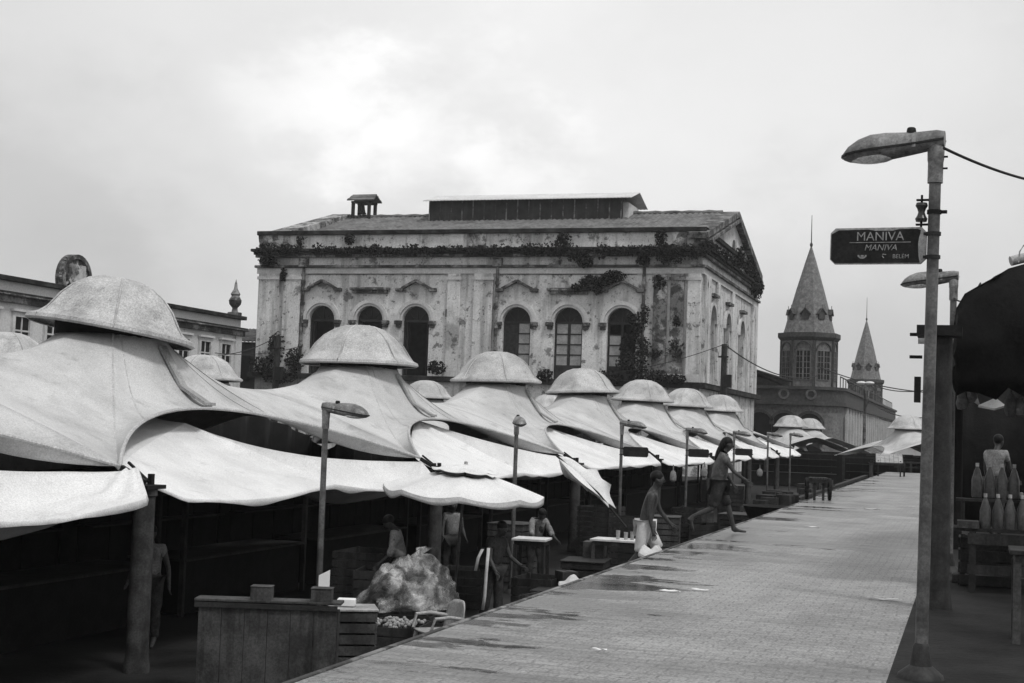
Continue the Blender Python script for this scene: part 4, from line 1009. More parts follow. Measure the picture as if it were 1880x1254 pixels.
# slatted crates
def crate(label, loc, d, rz=0, mt='wood', top=None, g_='wooden crates'):
    t = thing('crate', label, 'crate', loc, rz, g_); L_, W_, H_ = d; m = MB(); n = max(3, int(H_/.13))
    for k in range(n):
        z = H_*(k+.5)/n
        for s in (-1, 1): m.box((s*(L_/2-.012), 0, z), (.02, W_, H_/n-.025)); m.box((0, s*(W_/2-.012), z), (L_-.05, .02, H_/n-.025))
    m.box((0, 0, .02), (L_-.06, W_-.06, .02)); m.build('slats', mt, t)
    for sx in (-1, 1):
        for sy in (-1, 1): m = MB(); m.box((sx*(L_/2-.05), sy*(W_/2-.05), H_/2), (.05, .05, H_)); m.build('corner_post', 'wood', t)
    if top: m = MB(); m.box((0, 0, H_+.012), (L_+.03, W_+.03, .024)); m.build('lid', top, t, bevel=.005)
    return t
c7 = posn(664, 7.2); ch = atY(655, 1118, c7.y).z-FLOOR
crate('tall pale slatted crate with a lid, right of the plank counter', c7, (.56, .56, ch), .5, 'wood2', 'crate')
o = MB(); o.box((0, 0, .05), (.22, .16, .09)); o = o.build('package', 'paper', bevel=.01); o.location = (c7.x-.08, c7.y-.02, FLOOR+ch+.026); o.rotation_euler = (0, 0, .3); tag(o, 'pale package lying on the tall crate', 'package')
c = atX(745, 1150, -7.4); crate('low crate of produce behind the tall crate', (-7.7, c.y+.4, FLOOR), (.8, .9, .42), .1)
m = MB(); r = random.Random(5)
for k in range(80): m.ell((r.uniform(-.3, .3), r.uniform(-.36, .36), .39+r.random()*.06), (.03, .03, .028), 7, 5)
tag(m.build('produce', 'crate'), 'heap of small round fruit in the low crate', 'fruit', kind='stuff').location = (-7.7, c.y+.4, FLOOR)
# plastic armchair
cp = posn(818, 6.9)
t = thing('plastic_armchair', 'pale plastic armchair standing against the walkway wall', 'chair', cp, R_(138))
S_ = 1.0
m = MB(); m.grid([[Vector((-.24+.48*i/6, -.22+.46*j/6, .43-.02*math.sin(math.pi*i/6)+.01*j/6)) for i in range(7)] for j in range(7)]); m.build('seat', 'chairp', t, solid=.02)
m = MB(); m.grid([[Vector(((-.27+.54*i/10)*(1-.12*(j/8)**2), -.24-.05*j/8-.06*(1-((i-5)/5)**2), .42+.42*j/8*(1-.22*((i-5)/5)**4))) for i in range(11)] for j in range(9)]); m.build('backrest', 'chairp', t, solid=.018)
for sx in (-1, 1):
    for sy in (-1, 1): m = MB(); m.bar((sx*.22, sy*.2, .43), (sx*.27, sy*.26, 0), .05, .05); m.build('leg', 'chairp', t, bevel=.008)
    m = MB(); m.tube([(sx*.24, -.28, .60), (sx*.29, -.05, .64), (sx*.29, .18, .63), (sx*.26, .23, .45)], .026, 8); m.build('armrest', 'chairp', t)
# bundle under plastic film
bp = posn(752, 8.2); t0_ = bp
m = MB(); r = random.Random(11)
q = lambda px, py: atY(px, py, bp.y)
zb_ = FLOOR
def bund(a, f):
    R1 = .98+.14*math.sin(3*a+1)+.07*math.sin(7*a)+.05*abs(math.sin(9*a+3*f)); rr = R1*(1-.72*f**1.6)
    return Vector((rr*math.cos(a)*.95+.12*f, rr*math.sin(a)*.8, 1.02*f**.8+.07*math.sin(5*a+9*f)*f*(1-f)*4+.05*math.sin(11*a+3*f)*f+.10*mnoise.noise(Vector((math.cos(a)*3, math.sin(a)*3, f*3)))))
def crease(v):
    q_ = v*1.9; c1 = 1-abs(mnoise.noise(q_))*2.2; c2 = 1-abs(mnoise.noise(q_*2.3+Vector((5, 1, 2))))*2.2; return v*(1+.10*c1+.045*c2-.08)
def bun2(a, f):
    v = bund(a, f); k_ = .62+.38*min(1, max(0, (v.x+.75)/.9)); return crease(Vector((v.x*1.05, v.y, v.z*k_)))
m.grid([[bun2(2*math.pi*j/130, i/40) for j in range(131)] for i in range(41)])
m.grid([[crease(Vector((.12, 0, 1.0))), bun2(2*math.pi*j/60, 1)] for j in range(61)])
for k in range(9):
    a = r.uniform(0, 6.28); p = Vector((.12+.2*math.cos(a), .2*math.sin(a), 1.0)); m.add([p, p+Vector((.25*math.cos(a), .25*math.sin(a), .18)), p+Vector((.1*math.cos(a+1), .1*math.sin(a+1), .1+.1*r.random())), p+Vector((.05, .1, .02))], [(0, 1, 2), (0, 2, 3)])
bo = m.build('plastic_bundle', 'film', sharp=28); bo.location = bp+Vector((.0, .0, .45)); tag(bo, 'goods heaped under crumpled shiny plastic film, left of the armchair', 'bundle')
zt_ = atY(770, 1018, bp.y).z-FLOOR; bo.scale = (.80, .8, (zt_-.45)/1.05)
m = MB(); r = random.Random(21)
for k in range(42):
    a = r.uniform(0, 6.28); q_ = r.random()**.5*.62; hh_ = (1-q_)*.75; m.ell((q_*math.cos(a)+.08, q_*math.sin(a)*.8, r.random()*hh_+.08), (.14, .13, .10), 8, 6)
co_ = m.build('contents', 'wood2', bo); co_['kind'] = 'stuff'
crate('broad dark crate under the plastic covered heap', bp, (1.5, 1.5, .45))
# tables with things on them
def table(label, loc, d, mt='crate', rz=0, gp=None, leg='wood'):
    t = thing('table', label, 'table', loc, rz, gp); L_, W_, H_ = d
    m = MB(); m.box((0, 0, H_-.02), (L_, W_, .04)); m.build('tabletop', mt, t, bevel=.006)
    m = MB(); m.box((0, 0, H_-.08), (L_-.08, W_-.08, .08)); m.build('apron', leg, t)
    for sx in (-1, 1):
        for sy in (-1, 1): m = MB(); m.box((sx*(L_/2-.06), sy*(W_/2-.06), (H_-.1)/2), (.06, .06, H_-.1)); m.build('leg', leg, t)
    return t
tp = posn(985, 7.4); hz_ = atY(985, 988, tp.y).z-FLOOR
table('table with thick white top beside the stooping vendor', tp, (.62, .62, hz_), 'sheet', .1)
tp2 = posn(1142, 6.3); hz2 = atY(1142, 990, tp2.y).z-FLOOR
table('white topped table with cups, left of the man in white shorts', tp2, (.95, .6, hz2), 'sheet', 0, None, 'wood2')
for k, (dx, hh_, lb) in enumerate(((.02, .17, 'tall clear cup on the white topped table, leftmost of three'), (.16, .14, 'middle of the three clear cups on the white topped table'), (.27, .15, 'clear cup on the white topped table nearest the man in shorts'))):
    m = MB(); m.lathe([(.0, 0), (.033, 0), (.042, hh_), (.038, hh_), (.03, .01), (0, .01)], n=14); tag(m.build('cup', 'pane'), lb, 'cup', 'cups on the table').location = tp2+Vector((dx, .05*k-.1, hz2))
for k, (px, L_, d, lb) in enumerate(((1000, 6.9, (.7, .9, .75), 'dark stacked crate under the thick white table'), (1040, 6.4, (.7, 1.3, .6), 'long dark crate right of the person in the vest'), (1085, 6.8, (.8, 1.0, .8), 'dark crate under the tilted umbrella'), (1010, 6.1, (.5, .7, .42), 'low dark crate against the walkway wall'), (720, 9.0, (.8, 1.2, .9), 'dark crate behind the plastic covered heap'), (865, 8.6, (.7, .8, .7), 'dark crate right of the umbrella pole'), (1300, 6.6, (1.0, 1.4, .9), 'dark crate behind the woman\'s lower legs'))):
    crate(lb, posn(px, L_), d, .05*k, 'wood', 'wood' if k in (1, 2) else None)
HG = [(1236, 866, 8.9, 'dim cloth bag hung at the awning hem behind the man in shorts'), (1293, 860, 8.9, 'dim bag hung at the awning hem beside the lamp left of the woman'), (1395, 862, 8.9, 'small bag hung at the awning hem right of the woman')]
for k, (px, py, L_, lb) in enumerate(HG):
    b = posn(px, L_); q_ = atY(px, py, b.y); m = MB(); m.lathe([(.015, .22), (.02, .05), (.09, -.02), (.13, -.14), (.12, -.27), (.05, -.32), (0, -.325)], n=14)
    m.v = [Vector((v.x*(1+.2*math.sin(9*v.z+k)), v.y*.7, v.z)) for v in m.v]; o = m.build('hanging_bag', 'shirtmd', sharp=25); o.location = q_; tag(o, lb, 'bag', 'bags hung at the awning hems')
BXS = [(1100, 6.8, .82, .30, 'small carton on the dark crate under the tilted umbrella'), (1300, 6.6, .92, .28, 'small carton on the dark crate behind the woman'), (1050, 6.4, .65, .22, 'low carton on the long dark crate')]
for k, (px, L_, zz, s_b, lb) in enumerate(BXS):
    b = posn(px, L_); m = MB(); m.box((0, 0, s_b/2), (s_b*1.3, s_b*1.5, s_b)); m.box((0, 0, s_b+.004), (s_b*.2, s_b*1.5, .006)); o = m.build('carton', 'wood2', bevel=.006); o.location = (b.x, b.y, FLOOR+zz); o.rotation_euler = (0, 0, .3*k+.1); tag(o, lb, 'carton', 'cartons on the crates')
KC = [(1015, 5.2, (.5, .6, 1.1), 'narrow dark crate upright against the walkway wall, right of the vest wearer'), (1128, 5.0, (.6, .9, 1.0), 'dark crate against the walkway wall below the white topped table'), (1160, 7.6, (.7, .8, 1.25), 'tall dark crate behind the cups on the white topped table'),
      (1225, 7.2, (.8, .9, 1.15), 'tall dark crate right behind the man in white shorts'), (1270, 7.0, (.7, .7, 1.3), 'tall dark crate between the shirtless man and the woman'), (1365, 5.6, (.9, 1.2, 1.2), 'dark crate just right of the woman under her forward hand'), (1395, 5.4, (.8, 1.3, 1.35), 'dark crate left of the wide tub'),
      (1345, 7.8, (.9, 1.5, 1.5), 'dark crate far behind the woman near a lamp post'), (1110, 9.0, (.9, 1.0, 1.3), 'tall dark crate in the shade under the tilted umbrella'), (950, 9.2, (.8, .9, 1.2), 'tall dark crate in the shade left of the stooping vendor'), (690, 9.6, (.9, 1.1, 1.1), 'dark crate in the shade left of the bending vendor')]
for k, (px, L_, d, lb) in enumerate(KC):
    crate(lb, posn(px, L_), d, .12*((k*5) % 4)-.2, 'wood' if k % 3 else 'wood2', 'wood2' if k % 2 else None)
# white bag on the walkway edge and pale scraps
def bag(label, loc, s, seed, mt='shirtlt'):
    r = random.Random(seed); m = MB()
    m.ell((0, 0, s*.45), (s*.8, s*.6, s*.45), 14, 10)
    m.v = [Vector((p.x*(1+.15*math.sin(5*p.y/s+seed)), p.y*(1+.15*math.sin(6*p.z/s)), max(.0, p.z*(1+.2*math.sin(7*p.x/s+seed))))) for p in m.v]
    o = m.build('bag', mt, sharp=20); o.location = loc; return tag(o, label, 'bag', 'white bags by the walkway edge')
bag('white plastic bag lying on the walkway edge under the tilted umbrella', (WX-.25, posn(1072, 4.1).y, -.22), .20, 2)
bag('white bag on the steps below the man in white shorts', (WX-.42, posn(1205, 4.3).y, -.27), .26, 5)
SCR = [(1620, 1101, .14, 'long pale paper strip on the pavement near the tall lamp post'), (1228, 1086, .10, 'pale scrap on the pavement, left one of two in the middle'), (1285, 1084, .08, 'pale scrap on the pavement, right one of two in the middle'), (1490, 968, .12, 'small pale scrap farther along the pavement'), (1600, 935, .16, 'faint pale scrap on the pavement near the wooden cart'), (1100, 1195, .05, 'tiny white scrap in the near foreground pavement')]
for px, py, s, lb in SCR:
    p = atZ(px, py, .008); r = random.Random(px); m = MB()
    m.grid([[Vector((s*(i/4-.5)*2*(1+.2*r.random()), s*.35*(j/2-.5)+.012*r.random(), .006+.018*r.random())) for i in range(5)] for j in range(3)])
    o = m.build('paper_scrap', 'paper', solid=.003); o.location = (p.x, p.y, .004); o.rotation_euler = (0, 0, r.uniform(-.3, .3)); tag(o, lb, 'litter', 'paper scraps on the walkway')

# ------------------------------------------------------------------ handcarts at the far end of the walkway
def wheel(t, c, r, w_):
    m = MB(); R90 = Matrix.Rotation(math.pi/2, 3, 'Y')
    m.lathe([(r-.05, -w_/2), (r, -w_/2), (r, w_/2), (r-.05, w_/2), (r-.05, -w_/2)], c, 20, rot=R90); wo = m.build('wheel', 'tyre', t)
    m = MB(); m.lathe([(0, -.05), (.05, -.05), (.05, .05), (0, .05)], c, 10, rot=R90)
    for k in range(6): a = k*math.pi/3; m.tube([c, Vector(c)+Vector((0, math.cos(a), math.sin(a)))*(r-.04)], .014, 5)
    m.build('spokes', 'poledk', wo)
def handcart(label, loc, rz, L_, W_, H_, mt='wood2', tilt=0, rail=True):
    t = thing('handcart', label, 'cart', loc, rz, 'wooden handcarts')
    m = MB()
    for k in range(6): m.box((-W_/2+W_*(k+.5)/6, 0, H_-.0), (W_/6-.01, L_, .035), rx=tilt)
    m.build('bed', mt, t)
    m = MB()
    for s in (-1, 1): m.box((s*W_/2, 0, H_-.04), (.05, L_+.1, .10), rx=tilt)
    m.box((0, -L_/2, H_-.07-math.sin(tilt)*L_/2), (W_, .05, .09)); m.build('frame', 'wood', t)
    r = min(.32, H_*.5)
    for s in (-1, 1): wheel(t, (s*(W_/2+.08), L_*.12, r), r, .07)
    for s in (-1, 1): m = MB(); m.box((s*(W_/2-.1), -L_*.38, (H_-.1)/2), (.06, .06, H_-.1)); m.build('leg', 'wood', t)
    if rail:
        for s in (-1, 1): m = MB(); m.bar((s*W_/2*.8, L_/2, H_), (s*W_/2*.7, L_/2+.8, H_+.08), .04, .04); m.build('handle', 'wood', t)
    return t
p = atZ(1632, 874, 0); handcart('wooden handcart with sloping plank bed at the far end of the walkway', (p.x, p.y, 0), R_(4), 1.5, 1.15, .78, 'crate', R_(14))
p = atZ(1502, 918, 0); handcart('small dark handcart parked at the walkway edge', (p.x, p.y, 0), R_(10), .5, .42, .56, 'wood2', 0, False)
for k, (y_, lb, L_) in enumerate(((37.5, 'long dark table standing below the walkway edge past the small handcart', 5.0), (47.5, 'long dark table standing below the walkway edge farthest along', 8.0))):
    table(lb, (WX-.75, y_, FLOOR), (.9, L_, 1.52), 'wood', R_(1.5*k), 'long tables below the walkway edge')
    r = random.Random(k+9); 
    m = MB()
    for q_ in range(16):
        hh_ = r.uniform(.08, .34); m.box((r.uniform(-.25, .25), r.uniform(-L_*.46, L_*.46), hh_/2), (r.uniform(.2, .45), r.uniform(.2, .5), hh_), rz=r.uniform(-.4, .4))
    o = m.build('market_goods', 'wood'); o.location = (WX-.75, y_, FLOOR+1.52); tag(o, 'loose dark goods heaped on the '+('nearer' if k == 0 else 'farther')+' long table below the walkway edge', 'goods', kind='stuff')
# low dark tub
p = atZ(1440, 935, -.1)
m = MB(); m.lathe([(.30, 0), (.42, .02), (.55, .30), (.58, .32), (.56, .34), (.50, .30), (.38, .06), (0, .05)], n=24); tb = m.build('tub', 'black'); tb.location = (WX-.75, p.y+1, -.42); tag(tb, 'wide dark tub by the walkway edge, left of the small handcart', 'tub')
c_ = crate('low dark crate carrying the wide tub', (WX-.75, p.y+1, FLOOR), (1.0, 1.2, 1.22), 0, 'wood')
# rails and planks beyond
m = MB(); a = atZ(1418, 893, 0); b = atZ(1606, 866, 0)
m.bar((WX-.6, 40, -.12), (WX-.5, 66, -.05), .16, .10); tag(m.build('plank', 'wood'), 'long pale plank laid along the lower market edge', 'plank')
m = MB(); yb = WEND+.2
for k in range(12): m.box((-3.4+.62*k, yb, .28), (.10, .08, .56))
m.box((0, yb, .52), (7.2, .07, .09)); m.box((0, yb, .26), (7.2, .05, .05)); tag(m.build('low_railing', 'wood'), 'low dark railing across the end of the walkway', 'railing')
FK = ['dark stall under the far pair of capped tents', 'dark stall under the far tents, beside the handcart', 'dark stall under the far right tent by the lamp post']
for k, (px, z) in enumerate(((1470, 93), (1560, 96), (1668, 80))):
    p = at(px, 830, z); dup(st0, FK[k], (p.x, p.y, FLOOR), R_(-90)).scale = (1, 1.6, 1)
for k, (px, z, w_) in enumerate(((1480, 100, 9.0), (1600, 104, 7.0), (1690, 88, 6.0))):  # dark cloths added to keep the far tents dark inside
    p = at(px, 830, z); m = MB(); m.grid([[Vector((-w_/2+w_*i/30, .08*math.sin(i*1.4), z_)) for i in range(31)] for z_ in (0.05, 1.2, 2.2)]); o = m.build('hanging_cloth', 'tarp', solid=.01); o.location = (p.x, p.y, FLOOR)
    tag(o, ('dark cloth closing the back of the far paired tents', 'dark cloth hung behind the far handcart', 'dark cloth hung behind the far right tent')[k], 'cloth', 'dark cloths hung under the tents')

# ------------------------------------------------------------------ right hand stalls
RP = [(1722, 13.8, 2.72, 'thick dark column right behind the tall near lamp post'), (1752, 21.5, 2.7, 'second dark column behind the thick one, left of the hanging bottles')]
for px, z, H_, lb in RP:
    p = at(px, 812, z)
    t = thing('column', lb, 'column', (p.x, p.y, 0), group='dark columns of the right hand stalls')
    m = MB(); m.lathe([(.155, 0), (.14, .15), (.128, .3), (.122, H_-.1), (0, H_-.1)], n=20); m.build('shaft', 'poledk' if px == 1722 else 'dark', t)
    m = MB(); m.box((0, 0, H_-.05), (.42, .42, .1)); m.box((-.22, 0, H_-.3), (.12, .05, .03)); m.box((-.22, 0, H_-.08), (.12, .05, .03)); m.box((-.2, 0, H_-.62), (.06, .12, .25)); m.build('capital', 'black', t)
p = at(1735, 618, 16.6)
m = MB(); R90 = Matrix.Rotation(math.pi/2, 3, 'Y'); m.lathe([(0, -.3), (.09, -.3), (.09, .3), (0, .3)], (0, 0, 0), 16, rot=R90); o = m.build('tube_roll', 'sheet'); o.location = p; tag(o, 'pale roll lying on top of the right hand stall frame', 'roll')
# black tarpaulin roof of the near right stall
zt = 15.2
org = at(1800, 812, zt); org = Vector((org.x, org.y, 0))
t = thing('stall_canopy', 'black tarpaulin canopy hanging over the right hand stall', 'canopy', org)
Q = lambda px, py, z=zt: at(px, py, z)-org
top = [(1752, 640), (1752, 600), (1757, 566), (1772, 540), (1800, 524), (1826, 510), (1852, 494), (1880, 486), (1930, 474), (2010, 462)]
bot = [(1748, 700), (1752, 705), (1757, 712), (1772, 718), (1800, 712), (1826, 716), (1852, 712), (1880, 720), (1930, 730), (2010, 738)]
m = MB(); P = []
for i in range(9):
    f = i/8
    P.append([Q(*a).lerp(Q(*b), f)+Vector((.03*mnoise.noise(Vector((k*.9, f*4, 2))), -.10*math.sin(f*math.pi)+.10*mnoise.noise(Vector((k*.7, f*3, 0))), .05*mnoise.noise(Vector((k*1.3, f*5, 5)))-(.10*((k*7) % 3)/2 if f == 1 else 0))) for k, (a, b) in enumerate(zip(top, bot))])
m.grid(P)
back = [Q(*a)+Vector((0, 9, -.35)) for a in top]
m.grid([[Q(*a).lerp(b, j/6)+Vector((0, 0, .12*math.sin(math.pi*j/6))) for a, b in zip(top, back)] for j in range(7)])
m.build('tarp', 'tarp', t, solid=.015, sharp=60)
m = MB(); a = Q(1858, 484); m.tube([Q(1856, 486)+Vector((0, .1, .05)), Q(1880, 480)+Vector((0, .1, .05)), Q(1960, 462)+Vector((0, .1, .05))], .055, 10); m.tube([Q(1870, 482), Q(1872, 462), Q(1880, 450)], .008, 5)
m.build('edge_pole', 'signed', t)
for px in (1900, 2000):
    m = MB(); b = Q(px, 812); m.tube([(b.x, .3, 0), (b.x, .3, 2.9)], .05, 10); m.build('post', 'poledk', t)
for k, (px, py, ln, mt, lb) in enumerate(((1768, 716, .22, 'wood2', 'bunch of goods hung under the black canopy, nearest the column'), (1782, 712, .16, 'shirtwn', 'dim bundle hung under the black canopy left of the pale triangle'), (1856, 722, .26, 'wood2', 'long bunch of goods hung under the black canopy right of the pale triangle'), (1872, 730, .20, 'shirtwn', 'dim bundle hung under the black canopy at the right edge'))):
    p_ = at(px, py, 15.4); m = MB(); r = random.Random(k+40)
    m.tube([(0, 0, .10), (.005, 0, 0)], .006, 5)
    m.lathe([(0, .01), (.03, 0), (.06, -ln*.3), (.075, -ln*.65), (.05, -ln*.95), (0, -ln)], n=12); m.v = [Vector((v.x*(1+.3*mnoise.noise(v*18)), v.y*(1+.3*mnoise.noise(v*15)), v.z)) for v in m.v]
    o = m.build('hanging_bundle', mt, sharp=25); o.location = p_; tag(o, lb, 'bundle', 'goods hung under the black canopy')
# dark cloth added behind the stall so that its inside stays black
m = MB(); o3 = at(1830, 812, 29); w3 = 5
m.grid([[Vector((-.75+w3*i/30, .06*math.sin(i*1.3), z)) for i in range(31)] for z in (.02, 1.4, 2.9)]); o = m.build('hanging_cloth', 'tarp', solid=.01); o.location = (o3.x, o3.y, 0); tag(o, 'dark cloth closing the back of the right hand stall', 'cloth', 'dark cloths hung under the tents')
# kerb step of the stall plinth
p = atZ(1750, 1062, .05)
m = MB(); m.bb((p.x-.02, p.y, .005), (p.x+4, p.y+.25, .10)); tag(m.build('stall_step', 'wood2', bevel=.01), 'low pale edged step in front of the right hand stall', 'step')
# wooden bench with bottles
a = at(1768, 972, 15.3); b = at(1880, 985, 14.6)
t = thing('stall_table', 'rough wooden stand carrying the cloudy bottles', 'stall table', (a.x, a.y, 0)); zt2 = a.z
m = MB()
for k in range(3): m.box((1.0, .08+.17*k, zt2), (2.2, .155, .035))
m.build('tabletop', 'wood', t)
m = MB(); m.box((1.1, -.02, zt2-.09), (2.1, .03, .12)); m.box((1.1, -.02, zt2-.42), (2.1, .03, .10)); m.build('rail', 'wood', t)
for x in (.1, .75, 1.3): m = MB(); m.box((x, .0, zt2/2), (.07, .06, zt2-.03)); m.build('leg', 'wood2' if x > .5 else 'wood', t)
m = MB(); m.box((.05, .1, zt2+.055), (.22, .28, .075)); m.build('tray', 'wood2', t)
prof = [(0, 0), (.052, 0), (.058, .02), (.058, .17), (.050, .20), (.030, .265), (.016, .29), (.016, .315), (0, .315)]
bsx = lambda px, py, z: at(px, py, z)
BT = []
bs = MB(); bs.lathe(prof, n=18); b0 = bs.build('bottle', 'bottle')
cpb = MB(); cpb.lathe([(.019, .30), (.019, .335), (0, .335)], n=12); cb = cpb.build('cap', 'crate', b0)
k = 0
for row, (y, zz) in enumerate(((.06, zt2+.018), (.30, zt2+.34))):
    for i, px in enumerate((1809, 1832, 1854, 1876)):
        p = at(px, 930, 15.35+.3*row); px_name = ('left end', 'second from left', 'third from left', 'right end')[i]
        o = b0 if k == 0 else b0.copy()
        if k:
            COL.objects.link(o); c2_ = cb.copy(); COL.objects.link(c2_); c2_.parent = o
        o.location = (p.x+(-.09 if row else 0), a.y+y, zz); o.scale = (1, 1, 1.12)
        tag(o, 'cloudy bottle on the '+('raised back shelf' if row else 'front of the wooden stand')+', '+px_name, 'bottle', 'cloudy bottles on the wooden stand'); k += 1
m = MB(); m.box((.62, .32, zt2+.31), (1.4, .16, .03)); m.box((.0, .32, zt2+.15), (.03, .14, .3)); m.box((1.25, .32, zt2+.15), (.03, .14, .3)); m.build('shelf', 'wood', t)
p = at(1862, 872, 15.2); bag('pale wrapped bundle on the right hand stand', (p.x, a.y+.35, zt2+.33), .12, 8, 'shirtmd')
p_ = at(1905, 1006, 11.6); table('rough wooden table cut by the right edge of the photo', (p_.x+.18, p_.y, .004), (.8, .55, .75), 'wood', 0, None, 'wood2')
for k, (dx, dy, s_) in enumerate(((.9, 1.3, .5), (1.0, 1.35, .42))):
    crate('grey slatted crate behind the bottles, '+('bottom' if k == 0 else 'top')+' of a pile of two', (a.x+dx, a.y+dy, .004+(.505 if k else 0)), (.6, .5, s_), .1*k, 'wood2')
# small lit triangle of plastic sheet
pp = [at(1796, 744, 17), at(1828, 730, 17.4), at(1846, 744, 16.8), at(1826, 750, 16.6)]
m = MB(); m.add([p-pp[0] for p in pp]+[p-pp[0]+Vector((0, .1, -.02)) for p in pp], [(0, 1, 2, 3), (7, 6, 5, 4), (0, 4, 5, 1), (1, 5, 6, 2), (2, 6, 7, 3), (3, 7, 4, 0)]); o = m.build('plastic_sheet', 'awning'); o.location = pp[0]; tag(o, 'small pale triangle of plastic sheet under the black canopy', 'plastic sheet')
m = MB(); p0 = at(1776, 694, 18); pz = [p0, at(1788, 738, 17.5), at(1800, 746, 17.5), at(1786, 700, 18)]; m.add([p-p0 for p in pz]+[p-p0+Vector((0, .08, 0)) for p in pz], [(0, 1, 2, 3), (7, 6, 5, 4), (0, 4, 5, 1), (1, 5, 6, 2), (2, 6, 7, 3), (3, 7, 4, 0)]); o = m.build('cloth', 'shirtmd'); o.location = p0; tag(o, 'grey cloth hanging beside the pale plastic triangle', 'cloth')
cable('cable running right from the tall near lamp head', at(1733, 272, 9.6), at(1990, 345, 12), .06, .010); 
cable('thin loop of wire from the second lamp to the black canopy', at(1752, 548, 17.6), at(1800, 520, 15.4), .10, .010)
for px in (1300,): pass
# wooden crate stall beneath the bottles
crate('grey slatted crate low under the right hand stand', (a.x+.25, a.y+.9, .004), (.6, .5, .55), 0, 'wood')

